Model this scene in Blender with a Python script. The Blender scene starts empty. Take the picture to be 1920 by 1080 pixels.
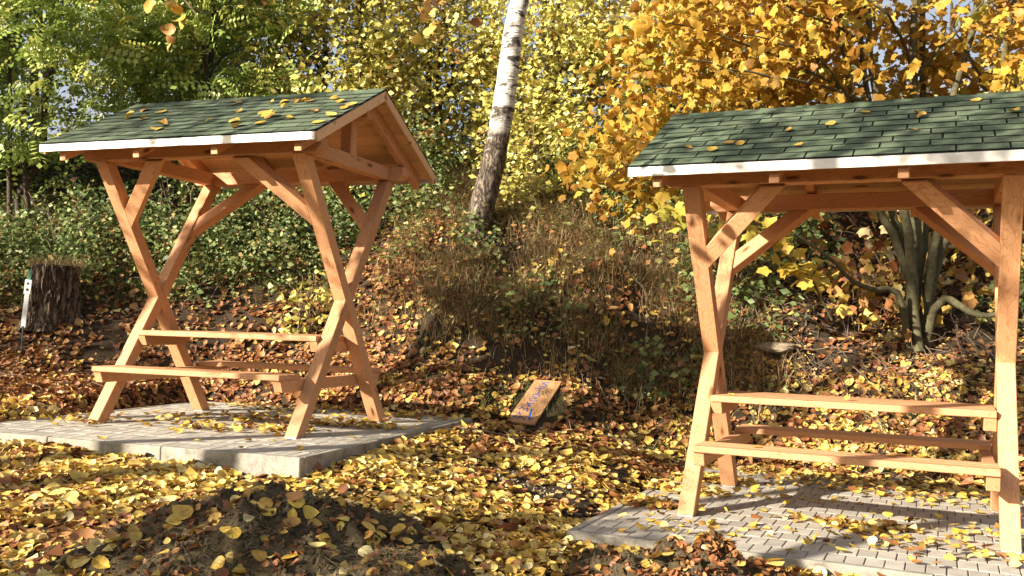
import bpy, bmesh, math, random
import numpy as np
from mathutils import Vector, Matrix

rng = np.random.default_rng(7)
random.seed(7)
SC = bpy.context.scene
COL = SC.collection

# ------------------------------------------------------------------ camera
CAM_H, PITCH, ROLL, FPX = 1.22406, 0.03697, 0.02664, 1779.986
cam = bpy.data.cameras.new('camera')
cam.sensor_width = 36.0
cam.lens = FPX / 1920 * 36
cam.clip_start, cam.clip_end = 0.05, 3000
camo = bpy.data.objects.new('camera', cam)
COL.objects.link(camo)
_f = Vector((0, math.cos(PITCH), math.sin(PITCH)))
_u0 = Vector((0, -math.sin(PITCH), math.cos(PITCH)))
_r0 = Vector((1, 0, 0))
_r = _r0 * math.cos(ROLL) + _u0 * math.sin(ROLL)
_u = _u0 * math.cos(ROLL) - _r0 * math.sin(ROLL)
_m = Matrix((_r, _u, -_f)).transposed().to_4x4()
_m.translation = (0, 0, CAM_H)
camo.matrix_world = _m
SC.camera = camo

# ------------------------------------------------------------------ sky, sun, exposure
SUN_EL = math.radians(22.0)
SUN_AZ = math.radians(237.3)           # 0 = +Y, clockwise
SUN_TO = Vector((math.sin(SUN_AZ) * math.cos(SUN_EL), math.cos(SUN_AZ) * math.cos(SUN_EL), math.sin(SUN_EL)))
world = bpy.data.worlds.new('World')
SC.world = world
world.use_nodes = True
_nt = world.node_tree
_sky = _nt.nodes.new('ShaderNodeTexSky')
_sky.sky_type = 'NISHITA'
_sky.sun_disc = False
_sky.sun_elevation = SUN_EL
_sky.sun_rotation = SUN_AZ
_sky.air_density, _sky.dust_density, _sky.ozone_density = 1.0, 4.0, 1.0
# thin high cloud all round: broken white veil over the blue
_tc = _nt.nodes.new('ShaderNodeTexCoord')
_cn = _nt.nodes.new('ShaderNodeTexNoise'); _cn.inputs['Scale'].default_value = 3.0; _cn.inputs['Detail'].default_value = 6
_cr = _nt.nodes.new('ShaderNodeValToRGB'); _cr.color_ramp.elements[0].position = .35; _cr.color_ramp.elements[1].position = .65
_cr.color_ramp.elements[0].color = (.35, .35, .35, 1); _cr.color_ramp.elements[1].color = (.85, .85, .85, 1)
_cm = _nt.nodes.new('ShaderNodeMix'); _cm.data_type = 'RGBA'
_nt.links.new(_tc.outputs['Generated'], _cn.inputs['Vector']); _nt.links.new(_cn.outputs[0], _cr.inputs[0])
_nt.links.new(_cr.outputs[0], _cm.inputs[0]); _nt.links.new(_sky.outputs[0], _cm.inputs[6])
_cm.inputs[7].default_value = (3.6, 3.8, 4.3, 1)
_nt.links.new(_cm.outputs[2], _nt.nodes['Background'].inputs[0])
_nt.nodes['Background'].inputs[1].default_value = 0.065
sl = bpy.data.lights.new('sun', 'SUN')
sl.energy = 5.0
sl.angle = math.radians(0.53)
sl.color = (1.0, 0.90, 0.76)
so = bpy.data.objects.new('sun', sl)
COL.objects.link(so)
so.rotation_mode = 'QUATERNION'
so.rotation_quaternion = SUN_TO.to_track_quat('Z', 'Y')
SC.view_settings.view_transform = 'Standard'
SC.view_settings.look = 'None'
SC.view_settings.gamma = 1
SC.view_settings.exposure = 1.5
SC.render.engine = 'CYCLES'
SC.cycles.max_bounces = 6
SC.cycles.diffuse_bounces = 3
SC.cycles.glossy_bounces = 2
SC.cycles.transmission_bounces = 4
SC.cycles.transparent_max_bounces = 4
SC.cycles.use_denoising = True
SC.cycles.caustics_reflective = False
SC.cycles.caustics_refractive = False

# ------------------------------------------------------------------ helpers
def ray(px, py):
    u, v = (px - 960) / FPX, (py - 540) / FPX
    return _f + _r * u - _u * v
def at(px, py, Y):
    d = ray(px, py)
    return Vector((0, 0, CAM_H)) + d * (Y / d.y)
def sm(e0, e1, x):
    t = np.clip((x - e0) / (e1 - e0), 0, 1)
    return t * t * (3 - 2 * t)

def put(name, me, mat=None, parent=None, mtx=None, label=None, cat=None, group=None, kind=None):
    o = bpy.data.objects.new(name, me)
    COL.objects.link(o)
    if mat is not None and me is not None and len(me.materials) == 0:
        me.materials.append(mat)
    if parent is not None:
        o.parent = parent
    if mtx is not None:
        o.matrix_basis = mtx
    if label: o['label'] = label
    if cat: o['category'] = cat
    if group: o['group'] = group
    if kind: o['kind'] = kind
    return o

def np_mesh(name, V, loops, starts, totals, val=None, smooth=False):
    me = bpy.data.meshes.new(name)
    V = np.ascontiguousarray(V, dtype=np.float32)
    me.vertices.add(len(V)); me.vertices.foreach_set('co', V.ravel())
    me.loops.add(len(loops)); me.loops.foreach_set('vertex_index', np.ascontiguousarray(loops, dtype=np.int32))
    me.polygons.add(len(starts))
    me.polygons.foreach_set('loop_start', np.ascontiguousarray(starts, dtype=np.int32))
    try:
        me.polygons.foreach_set('loop_total', np.ascontiguousarray(totals, dtype=np.int32))
    except Exception:
        pass
    if smooth:
        me.polygons.foreach_set('use_smooth', np.ones(len(starts), dtype=bool))
    me.update(calc_edges=True)
    if val is not None:
        a = me.attributes.new('v', 'FLOAT', 'FACE')
        a.data.foreach_set('value', np.ascontiguousarray(val, dtype=np.float32))
    return me

class Tmpl:
    def __init__(s, v, f):
        s.v = np.array(v, float); s.f = f
        s.loops = np.array([i for q in f for i in q])
        s.tot = np.array([len(q) for q in f])
def scatter(name, parts, smooth=False):
    """parts: list of (Tmpl, pos Nx3, R Nx3x3, scale N or Nx3, val N) -> one mesh"""
    Vs, Ls, Ts, Va = [], [], [], []
    off = 0
    for T, pos, R, sc, val in parts:
        n = len(pos)
        if n == 0: continue
        sc = np.asarray(sc, float)
        if sc.ndim == 1: sc = np.repeat(sc[:, None], 3, 1)
        loc = T.v[None] * sc[:, None, :]
        V = np.einsum('nij,nkj->nki', R, loc) + pos[:, None, :]
        k = len(T.v)
        Vs.append(V.reshape(-1, 3))
        Ls.append((T.loops[None] + (np.arange(n) * k)[:, None] + off).ravel())
        Ts.append(np.tile(T.tot, n))
        Va.append(np.repeat(val, len(T.tot)))
        off += n * k
    tot = np.concatenate(Ts)
    st = np.concatenate([[0], np.cumsum(tot)[:-1]])
    return np_mesh(name, np.concatenate(Vs), np.concatenate(Ls), st, tot, np.concatenate(Va), smooth)

def rots(n, nz, spin=None):
    """rotation matrices with local Z = nz (Nx3), random spin; columns x,y,z"""
    nz = nz / np.linalg.norm(nz, axis=1, keepdims=True)
    a = rng.uniform(0, 2 * np.pi, n) if spin is None else spin
    h = np.stack([np.cos(a), np.sin(a), rng.normal(0, .05, n)], 1)
    x = h - nz * np.sum(h * nz, 1, keepdims=True)
    x /= np.linalg.norm(x, axis=1, keepdims=True) + 1e-9
    y = np.cross(nz, x)
    return np.stack([x, y, nz], 2)

# value noise (numpy) for terrain and lumps
_NG = rng.random((256, 256))
def vnoise(x, y):
    xi, yi = np.floor(x).astype(int), np.floor(y).astype(int)
    fx, fy = x - xi, y - yi
    fx, fy = fx * fx * (3 - 2 * fx), fy * fy * (3 - 2 * fy)
    g = lambda i, j: _NG[i % 256, j % 256]
    return ((g(xi, yi) * (1 - fx) + g(xi + 1, yi) * fx) * (1 - fy) + (g(xi, yi + 1) * (1 - fx) + g(xi + 1, yi + 1) * fx) * fy) * 2 - 1
def fbm(x, y, o=4):
    s, a = 0, 1
    for i in range(o):
        s = s + a * vnoise(x * 2 ** i + 17 * i, y * 2 ** i + 31 * i); a *= .5
    return s

# ------------------------------------------------------------------ materials
def nodes(name, rough=.8, spec=.3):
    m = bpy.data.materials.new(name)
    m.use_nodes = True
    nt = m.node_tree
    b = nt.nodes['Principled BSDF']
    b.inputs['Roughness'].default_value = rough
    b.inputs['Specular IOR Level'].default_value = spec
    return m, nt, b
def N(nt, t, **kw):
    n = nt.nodes.new(t)
    for k, v in kw.items():
        if k.startswith('i_'):
            n.inputs[k[2:].replace('_', ' ')].default_value = v
        else:
            setattr(n, k, v)
    return n
def ramp(nt, stops, src=None, interp='LINEAR'):
    r = nt.nodes.new('ShaderNodeValToRGB')
    r.color_ramp.interpolation = interp
    e = r.color_ramp.elements
    while len(e) < len(stops): e.new(.5)
    for i, (p, c) in enumerate(stops):
        e[i].position = p
        e[i].color = (*c, 1) if len(c) == 3 else c
    if src is not None: nt.links.new(src, r.inputs[0])
    return r
def mix(nt, fac, a, b, mode='MIX'):
    m = nt.nodes.new('ShaderNodeMix'); m.data_type = 'RGBA'; m.blend_type = mode
    for s, v in ((0, fac), (6, a), (7, b)):
        if isinstance(v, (int, float)): m.inputs[s].default_value = v
        elif isinstance(v, tuple): m.inputs[s].default_value = (*v, 1)
        else: nt.links.new(v, m.inputs[s])
    return m.outputs[2]
def mapping(nt, src, scale=(1, 1, 1), loc=None):
    mp = nt.nodes.new('ShaderNodeMapping')
    mp.inputs['Scale'].default_value = scale
    nt.links.new(src, mp.inputs[0])
    if loc is not None: nt.links.new(loc, mp.inputs['Location'])
    return mp.outputs[0]
def noise(nt, vec, scale, detail=4, rough=.6, dist=0):
    n = nt.nodes.new('ShaderNodeTexNoise')
    n.inputs['Scale'].default_value = scale; n.inputs['Detail'].default_value = detail
    n.inputs['Roughness'].default_value = rough; n.inputs['Distortion'].default_value = dist
    nt.links.new(vec, n.inputs['Vector'])
    return n.outputs[0]
def bump(nt, b, h, strength=.4, dist=.01):
    n = nt.nodes.new('ShaderNodeBump')
    n.inputs['Strength'].default_value = strength; n.inputs['Distance'].default_value = dist
    nt.links.new(h, n.inputs['Height']); nt.links.new(n.outputs[0], b.inputs['Normal'])

def wood_mat(name, light, mid, dark, knots=True):
    """grain runs along the object's local X"""
    m, nt, b = nodes(name, .62, .25)
    tc = N(nt, 'ShaderNodeTexCoord'); oi = N(nt, 'ShaderNodeObjectInfo')
    sc = N(nt, 'ShaderNodeVectorMath', operation='SCALE'); 
    cb = N(nt, 'ShaderNodeCombineXYZ')
    for i in range(3): nt.links.new(oi.outputs['Random'], cb.inputs[i])
    nt.links.new(cb.outputs[0], sc.inputs[0]); sc.inputs['Scale'].default_value = 37.0
    off = sc.outputs[0]
    wobn = noise(nt, mapping(nt, tc.outputs['Object'], (1.6, 5, 5), off), 1.0, 3)
    wsc = N(nt, 'ShaderNodeVectorMath', operation='SCALE'); wcb = N(nt, 'ShaderNodeCombineXYZ')
    nt.links.new(wobn, wcb.inputs[1]); nt.links.new(wobn, wcb.inputs[2]); nt.links.new(wcb.outputs[0], wsc.inputs[0]); wsc.inputs['Scale'].default_value = 3.2
    wad = N(nt, 'ShaderNodeVectorMath', operation='ADD'); nt.links.new(off, wad.inputs[0]); nt.links.new(wsc.outputs[0], wad.inputs[1])
    v = mapping(nt, tc.outputs['Object'], (.5, 6, 6), wad.outputs[0])
    warp = noise(nt, mapping(nt, tc.outputs['Object'], (1.2, 3, 3), off), 1.5, 2)
    wv = N(nt, 'ShaderNodeTexWave', wave_type='RINGS', rings_direction='X')
    wv.inputs['Scale'].default_value = 1.5; wv.inputs['Distortion'].default_value = 6.0
    wv.inputs['Detail'].default_value = 2.5; wv.inputs['Detail Scale'].default_value = .6
    nt.links.new(v, wv.inputs['Vector'])
    fine = noise(nt, mapping(nt, tc.outputs['Object'], (3, 90, 90), off), 1.0, 3, .7)
    big = noise(nt, mapping(nt, tc.outputs['Object'], (1.0, 4, 4), off), 1.3, 3)
    c1 = ramp(nt, [(0.0, dark), (.16, mid), (.45, light), (.75, light), (1.0, mid)], wv.outputs[0]).outputs[0]
    c2 = mix(nt, .40, c1, ramp(nt, [(.3, dark), (.7, light)], fine).outputs[0])
    c3 = mix(nt, ramp(nt, [(.38, (0, 0, 0)), (.72, (.55,) * 3)], big).outputs[0], c2, mid)
    hs = N(nt, 'ShaderNodeHueSaturation')
    mr = N(nt, 'ShaderNodeMapRange'); nt.links.new(oi.outputs['Random'], mr.inputs[0])
    mr.inputs[3].default_value = .86; mr.inputs[4].default_value = 1.12
    nt.links.new(mr.outputs[0], hs.inputs['Value']); nt.links.new(c3, hs.inputs['Color'])
    col = hs.outputs[0]
    if knots:
        vo = N(nt, 'ShaderNodeTexVoronoi'); vo.inputs['Scale'].default_value = 1.0; vo.inputs['Randomness'].default_value = 1
        nt.links.new(mapping(nt, tc.outputs['Object'], (2.2, 7.5, 7.5), off), vo.inputs['Vector'])
        kf = ramp(nt, [(.0, (1,) * 3), (.075, (1,) * 3), (.12, (.3,) * 3), (.20, (0,) * 3)], vo.outputs[0]).outputs[0]
        col = mix(nt, kf, col, tuple(x * .38 for x in dark))
    nt.links.new(col, b.inputs['Base Color'])
    bump(nt, b, fine, .25, .003)
    return m
M = {}
M['wood'] = wood_mat('douglas_fir', (.65, .375, .205), (.57, .29, .135), (.41, .175, .065))
M['board_wood'] = wood_mat('pale_spruce', (.78, .53, .31), (.70, .43, .22), (.55, .30, .13))
M['sign_wood'] = wood_mat('weathered_board', (.50, .29, .14), (.42, .225, .10), (.30, .145, .06))

def shingle_mat():
    m, nt, b = nodes('green_shingle', .95, .15)
    tc = N(nt, 'ShaderNodeTexCoord'); oi = N(nt, 'ShaderNodeObjectInfo'); ge = N(nt, 'ShaderNodeNewGeometry')
    g = noise(nt, ge.outputs['Position'], 260, 2, .8)
    st = noise(nt, ge.outputs['Position'], 5, 4)
    c = ramp(nt, [(.3, (.046, .066, .038)), (.5, (.10, .132, .078)), (.72, (.27, .30, .20))], g).outputs[0]
    c = mix(nt, ramp(nt, [(.35, (0,) * 3), (.8, (.5,) * 3)], st).outputs[0], c, (.055, .085, .05))
    hs = N(nt, 'ShaderNodeHueSaturation'); mr = N(nt, 'ShaderNodeMapRange')
    nt.links.new(oi.outputs['Random'], mr.inputs[0]); mr.inputs[3].default_value = .75; mr.inputs[4].default_value = 1.2
    nt.links.new(mr.outputs[0], hs.inputs['Value']); nt.links.new(c, hs.inputs['Color'])
    nt.links.new(hs.outputs[0], b.inputs['Base Color'])
    bump(nt, b, g, .5, .002)
    return m
M['shingle'] = shingle_mat()
def plain(name, col, rough=.8, metal=0, nscale=None, var=.25, bs=0, spec=.3):
    m, nt, b = nodes(name, rough, spec)
    b.inputs['Metallic'].default_value = metal
    if nscale:
        ge = N(nt, 'ShaderNodeNewGeometry')
        n1 = noise(nt, ge.outputs['Position'], nscale, 6, .65)
        c = ramp(nt, [(.3, tuple(x * (1 - var) for x in col)), (.7, tuple(min(1, x * (1 + var)) for x in col))], n1).outputs[0]
        nt.links.new(c, b.inputs['Base Color'])
        if bs: bump(nt, b, n1, bs, .01)
    else:
        b.inputs['Base Color'].default_value = (*col, 1)
    return m
M['felt'] = plain('roofing_felt', (.018, .022, .018), .95)
M['drip'] = plain('galvanised_drip_edge', (.66, .64, .58), .45, .3, 9, .16)
M['steel'] = plain('galvanised_steel', (.55, .57, .58), .4, .7, 30, .15)
M['iron'] = plain('dark_iron', (.03, .035, .035), .6, .4)
M['greenpaint'] = plain('green_paint', (.06, .16, .09), .6)
M['blue'] = plain('blue_marker', (.02, .07, .30), .6)
def concrete(name, base, pos=True):
    m, nt, b = nodes(name, .9, .2)
    oi = N(nt, 'ShaderNodeObjectInfo'); ge = N(nt, 'ShaderNodeNewGeometry')
    n1 = noise(nt, ge.outputs['Position'], 7, 6, .7); n2 = noise(nt, ge.outputs['Position'], 160, 3, .7)
    c = ramp(nt, [(.25, tuple(x * .62 for x in base)), (.5, base), (.75, tuple(x * 1.18 for x in base))], n1).outputs[0]
    c = mix(nt, ramp(nt, [(.35, (.35,) * 3), (.6, (0,) * 3)], n2).outputs[0], c, tuple(x * .5 for x in base))
    hs = N(nt, 'ShaderNodeHueSaturation'); mr = N(nt, 'ShaderNodeMapRange')
    nt.links.new(oi.outputs['Random'], mr.inputs[0]); mr.inputs[3].default_value = .84; mr.inputs[4].default_value = 1.12
    nt.links.new(mr.outputs[0], hs.inputs['Value']); nt.links.new(c, hs.inputs['Color'])
    nt.links.new(hs.outputs[0], b.inputs['Base Color'])
    bump(nt, b, n2, .3, .002)
    return m
M['paver'] = concrete('concrete_paver', (.42, .385, .32))
def kerb_mat():
    m, nt, b = nodes('stained_kerb', .92, .2)
    ge = N(nt, 'ShaderNodeNewGeometry'); oi = N(nt, 'ShaderNodeObjectInfo')
    n1 = noise(nt, ge.outputs['Position'], 9, 7, .75); n2 = noise(nt, ge.outputs['Position'], 120, 3, .7); n3 = noise(nt, ge.outputs['Position'], 2.5, 3)
    c = ramp(nt, [(.32, (.12, .105, .08)), (.46, (.30, .275, .225)), (.62, (.43, .40, .34))], n1).outputs[0]
    c = mix(nt, ramp(nt, [(.38, (.55,) * 3), (.6, (0,) * 3)], n2).outputs[0], c, (.17, .15, .12))
    c = mix(nt, ramp(nt, [(.45, (0,) * 3), (.7, (.5,) * 3)], n3).outputs[0], c, (.20, .19, .13))
    nt.links.new(c, b.inputs['Base Color']); bump(nt, b, n2, .4, .003)
    return m
M['kerb'] = kerb_mat()
M['bed'] = plain('bedding_sand', (.10, .085, .06), .95, 0, 40, .3)

def soil_mat(name, a, bcol, c3):
    m, nt, b = nodes(name, .98, .1)
    ge = N(nt, 'ShaderNodeNewGeometry')
    n1 = noise(nt, ge.outputs['Position'], 3.0, 6, .7); n2 = noise(nt, ge.outputs['Position'], 60, 5, .75)
    c = ramp(nt, [(.3, a), (.55, bcol), (.8, c3)], n2).outputs[0]
    c = mix(nt, ramp(nt, [(.4, (0,) * 3), (.75, (.7,) * 3)], n1).outputs[0], c, a)
    nt.links.new(c, b.inputs['Base Color'])
    bump(nt, b, n2, 1.0, .03)
    return m
M['soil'] = soil_mat('forest_soil', (.040, .028, .017), (.085, .060, .036), (.17, .125, .08))
M['clod'] = soil_mat('dug_soil', (.075, .056, .030), (.165, .125, .072), (.30, .24, .145))

def leaf_mat(name, stops, trans=.35, attr=True, rough=.5):
    m, nt, b = nodes(name, rough, .35)
    if attr:
        a = N(nt, 'ShaderNodeAttribute', attribute_name='v'); src = a.outputs['Fac']
    else:
        src = N(nt, 'ShaderNodeObjectInfo').outputs['Random']
    col = ramp(nt, stops, src).outputs[0]
    ge = N(nt, 'ShaderNodeNewGeometry')
    n1 = noise(nt, ge.outputs['Position'], 28, 3, .6)
    col = mix(nt, ramp(nt, [(.45, (0,) * 3), (.75, (.45,) * 3)], n1).outputs[0], col, (.20, .10, .03))
    nt.links.new(col, b.inputs['Base Color'])
    if trans:
        t = N(nt, 'ShaderNodeBsdfTranslucent'); nt.links.new(col, t.inputs[0])
        mx = N(nt, 'ShaderNodeMixShader'); mx.inputs[0].default_value = trans
        nt.links.new(b.outputs[0], mx.inputs[1]); nt.links.new(t.outputs[0], mx.inputs[2])
        nt.links.new(mx.outputs[0], nt.nodes['Material Output'].inputs[0])
    return m
YEL = [(0, (.13, .045, .018)), (.14, (.24, .085, .030)), (.28, (.34, .155, .055)), (.40, (.46, .26, .085)), (.5, (.56, .36, .07)), (.7, (.64, .45, .09)), (.88, (.70, .54, .17)), (1, (.76, .65, .33))]
M['litter'] = leaf_mat('fallen_leaves', YEL, .12)
M['leaf1'] = leaf_mat('fallen_leaf', [(0, (.36, .20, .05)), (.2, (.52, .32, .05)), (.6, (.62, .43, .06)), (1, (.70, .54, .12))], .12, attr=False)
M['robinia'] = leaf_mat('robinia_leaf', [(0, (.17, .25, .06)), (.4, (.32, .43, .10)), (.75, (.48, .56, .15)), (1, (.64, .60, .15))], .25, rough=.38)
M['lime'] = leaf_mat('lime_leaf', [(0, (.28, .28, .06)), (.35, (.52, .49, .11)), (.7, (.68, .61, .17)), (.9, (.76, .67, .28)), (1, (.42, .20, .05))], .25, rough=.38)
M['maple'] = leaf_mat('maple_leaf', [(0, (.38, .18, .03)), (.3, (.49, .28, .04)), (.7, (.58, .38, .05)), (.92, (.60, .47, .08)), (1, (.38, .40, .07))], .40)
M['evergreen'] = leaf_mat('dark_leaf', [(0, (.018, .035, .012)), (.6, (.045, .075, .02)), (1, (.11, .14, .04))], .25)
M['bramble'] = leaf_mat('bramble_leaf', [(0, (.05, .085, .025)), (.4, (.13, .20, .06)), (.76, (.30, .37, .13)), (.86, (.40, .34, .11)), (1, (.34, .18, .07))], .3)
M['drygrass'] = leaf_mat('dry_grass', [(0, (.16, .10, .045)), (.5, (.38, .27, .125)), (.9, (.58, .45, .25)), (1, (.17, .20, .06))], .2)
M['greengrass'] = leaf_mat('green_grass', [(0, (.06, .10, .025)), (.7, (.13, .20, .045)), (1, (.28, .27, .08))], .3)
M['bark'] = plain('grey_brown_bark', (.075, .055, .04), .95, 0, 45, .5, .8)
M['maplebark'] = plain('olive_maple_bark', (.085, .075, .038), .9, 0, 22, .45, .5)
M['twig'] = plain('dry_twig', (.15, .11, .075), .9, 0, 30, .4)
M['fibre'] = plain('dead_root_fibre', (.23, .18, .10), .95, 0, 30, .5)
M['stone'] = plain('sandy_stone_and_soil', (.25, .20, .135), .95, 0, 18, .35, .6)
M['gravel'] = plain('grey_gravel', (.30, .27, .22), .95, 0, 40, .5, .3)
def birch_mat():
    m, nt, b = nodes('birch_bark', .8, .25)
    tc = N(nt, 'ShaderNodeTexCoord'); sx = N(nt, 'ShaderNodeSeparateXYZ'); ge = N(nt, 'ShaderNodeNewGeometry')
    nt.links.new(ge.outputs['Position'], sx.inputs[0])
    P = ge.outputs['Position']
    lent = noise(nt, mapping(nt, P, (5, 5, 42)), 1.0, 4, .6, .4)
    band = noise(nt, mapping(nt, P, (2.5, 2.5, 7)), 1.0, 4, .65, .6)
    white = ramp(nt, [(.32, (.08, .07, .06)), (.40, (.50, .47, .42)), (.6, (.76, .73, .67))], lent).outputs[0]
    white = mix(nt, ramp(nt, [(.40, (.95,) * 3), (.46, (0,) * 3)], band).outputs[0], white, (.045, .038, .03))
    rugn = noise(nt, mapping(nt, P, (17, 17, 5.5)), 1.0, 7, .62, 1.2)
    fis = N(nt, 'ShaderNodeMath', operation='SUBTRACT'); nt.links.new(rugn, fis.inputs[0]); fis.inputs[1].default_value = .5
    rug = N(nt, 'ShaderNodeMath', operation='ABSOLUTE'); nt.links.new(fis.outputs[0], rug.inputs[0])
    rough = ramp(nt, [(.008, (.016, .012, .010)), (.04, (.075, .055, .038)), (.11, (.20, .155, .11)), (.22, (.30, .26, .21))], rug.outputs[0]).outputs[0]
    z = N(nt, 'ShaderNodeMath', operation='ADD'); nt.links.new(sx.outputs[2], z.inputs[0])
    zz = N(nt, 'ShaderNodeMath', operation='MULTIPLY'); nt.links.new(band, zz.inputs[0]); zz.inputs[1].default_value = 1.6
    nt.links.new(zz.outputs[0], z.inputs[1])
    mr = N(nt, 'ShaderNodeMapRange'); nt.links.new(z.outputs[0], mr.inputs[0]); mr.inputs[1].default_value = 4.35; mr.inputs[2].default_value = 4.75
    nt.links.new(mix(nt, mr.outputs[0], rough, white), b.inputs['Base Color'])
    bump(nt, b, mix(nt, mr.outputs[0], rug.outputs[0], lent), .9, .03)
    return m
M['birch'] = birch_mat()
def stump_bark():
    m, nt, b = nodes('cracked_stump_bark', .95, .15)
    tc = N(nt, 'ShaderNodeTexCoord')
    wn = noise(nt, tc.outputs['Object'], 7, 4)
    cmb = N(nt, 'ShaderNodeCombineXYZ'); rv = N(nt, 'ShaderNodeVectorMath', operation='ADD')
    for i in range(3): nt.links.new(wn, cmb.inputs[i])
    nt.links.new(mapping(nt, tc.outputs['Object'], (20, 20, 3)), rv.inputs[0]); nt.links.new(cmb.outputs[0], rv.inputs[1])
    rug = N(nt, 'ShaderNodeTexVoronoi', feature='DISTANCE_TO_EDGE'); rug.inputs['Scale'].default_value = 1.0
    nt.links.new(rv.outputs[0], rug.inputs['Vector'])
    n2 = noise(nt, tc.outputs['Object'], 40, 4, .7)
    c = ramp(nt, [(.02, (.02, .015, .01)), (.14, (.12, .088, .06)), (.45, (.27, .21, .155))], rug.outputs[0]).outputs[0]
    c = mix(nt, ramp(nt, [(.4, (0,) * 3), (.7, (.6,) * 3)], n2).outputs[0], c, (.10, .07, .045))
    nt.links.new(c, b.inputs['Base Color']); bump(nt, b, rug.outputs[0], 1.0, .05)
    return m
M['stumpbark'] = stump_bark()

# ------------------------------------------------------------------ layout of the two pads
PADS = [dict(o=(-2.27113, 8.15089, .31593), r=-.3433, x0=-1.55, x1=1.55, y0=-1.56, y1=1.42),
        dict(o=(2.31887, 6.48139, 0.0), r=-.4318, x0=-1.45, x1=1.65, y0=-1.54, y1=1.46)]
def pad_local(p, X, Y):
    c, s = math.cos(p['r']), math.sin(p['r'])
    dx, dy = X - p['o'][0], Y - p['o'][1]
    return c * dx + s * dy, -s * dx + c * dy
def pad_world(p, x, y, z=0):
    c, s = math.cos(p['r']), math.sin(p['r'])
    return Vector((p['o'][0] + c * x - s * y, p['o'][1] + s * x + c * y, p['o'][2] + z))
def pad_dist(p, X, Y):
    x, y = pad_local(p, X, Y)
    dx = np.maximum(np.maximum(p['x0'] - x, x - p['x1']), 0)
    dy = np.maximum(np.maximum(p['y0'] - y, y - p['y1']), 0)
    return np.hypot(dx, dy)

BP0 = at(975, 793, 9.05)
_e, _a = math.radians(30), math.radians(-24)
BN = Vector((math.sin(_a) * math.sin(_e), -math.cos(_a) * math.sin(_e), math.cos(_e)))
TX = [-14, -8, -5.2, -3.6, -2.2, -.8, .3, 1.5, 3, 5, 8, 14]
TY = [10.6, 10.2, 9.8, 10.2, 10.0, 9.2, 8.95, 8.75, 8.45, 7.9, 7.5, 7.2]
def ground(X, Y):
    X = np.asarray(X, float); Y = np.asarray(Y, float)
    yc = np.clip(Y, 0, 10)
    sl_ = np.where(yc < 5.7, .5 * (yc - 5.7), yc - 5.7)
    flat = -.06 + .094 * sl_ * (1 - .95 * sm(.4, 1.9, X)) + .19 * sm(.35, -1.3, X) * sm(3.5, 5.5, Y)
    yt = np.interp(X, TX, TY)
    t = Y - yt
    bank = np.where(t > -.6, .74 * (np.sqrt(np.maximum(t, 0) ** 2 + .09) - .3), 0)
    over = np.maximum(t - 4.3, 0)
    bank = np.where(t > 4.3, .74 * (np.sqrt(4.3 ** 2 + .09) - .3) + .40 * np.tanh(over / 3.0) * 1.2, bank)
    k = sm(-.3, 1.0, t)
    h = flat + bank + fbm(X * .9, Y * .9) * (.02 + .12 * k) + fbm(X * 4.3 + 9, Y * 4.3) * (.008 + .03 * k)
    for p in PADS:
        d = pad_dist(p, X, Y)
        inner = np.minimum(h, p['o'][2] - .075)
        h = inner + (h - inner) * sm(.02, .32, d)
    # the bank is pressed flat where the lettered board lies
    pl = BP0.z - (BN.x * (X - BP0.x) + BN.y * (Y - BP0.y)) / BN.z - .035
    r = np.hypot((X - .27) / .38, (Y - 9.32) / .55)
    h = h + (np.minimum(h, pl) - h) * sm(1.5, .9, r)
    h = h + (np.maximum(h, pl - .04) - h) * sm(1.2, .8, r)
    return h
def gnorm(X, Y, e=.04):
    gx = (ground(X + e, Y) - ground(X - e, Y)) / (2 * e); gy = (ground(X, Y + e) - ground(X, Y - e)) / (2 * e)
    n = np.stack([-gx, -gy, np.ones_like(gx)], 1)
    return n / np.linalg.norm(n, axis=1, keepdims=True)
def hit(px, py):
    d = ray(px, py); o = Vector((0, 0, CAM_H)); t = 3.5
    while t < 30:
        q = o + d * t
        if q.z < gz(q.x, q.y): return q
        t += .03
    return o + d * 12
def gz(x, y): return float(ground(np.array([x]), np.array([y]))[0])

# ground sheet, dense where the camera looks and out to the horizon
def axis(core0, core1, step, lo, hi):
    a = list(np.arange(core0, core1, step)); v, s = a[-1], step
    while v < hi: s *= 1.25; v += s; a.append(v)
    v, s, b = a[0], step, []
    while v > lo: s *= 1.25; v -= s; b.append(v)
    return np.array(b[::-1] + a)
gxs, gys = axis(-8, 8, .06, -900, 900), axis(3, 15, .06, -900, 1500)
GX, GY = np.meshgrid(gxs, gys)
GZ = ground(GX, GY)
nx, ny = len(gxs), len(gys)
ii = (np.arange(ny - 1)[:, None] * nx + np.arange(nx - 1)[None]).ravel()
quad = np.stack([ii, ii + 1, ii + nx + 1, ii + nx], 1)
me = np_mesh('ground', np.stack([GX.ravel(), GY.ravel(), GZ.ravel()], 1), quad.ravel(), np.arange(len(quad)) * 4, np.full(len(quad), 4), smooth=True)
put('ground', me, M['soil'], kind='structure')

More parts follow.
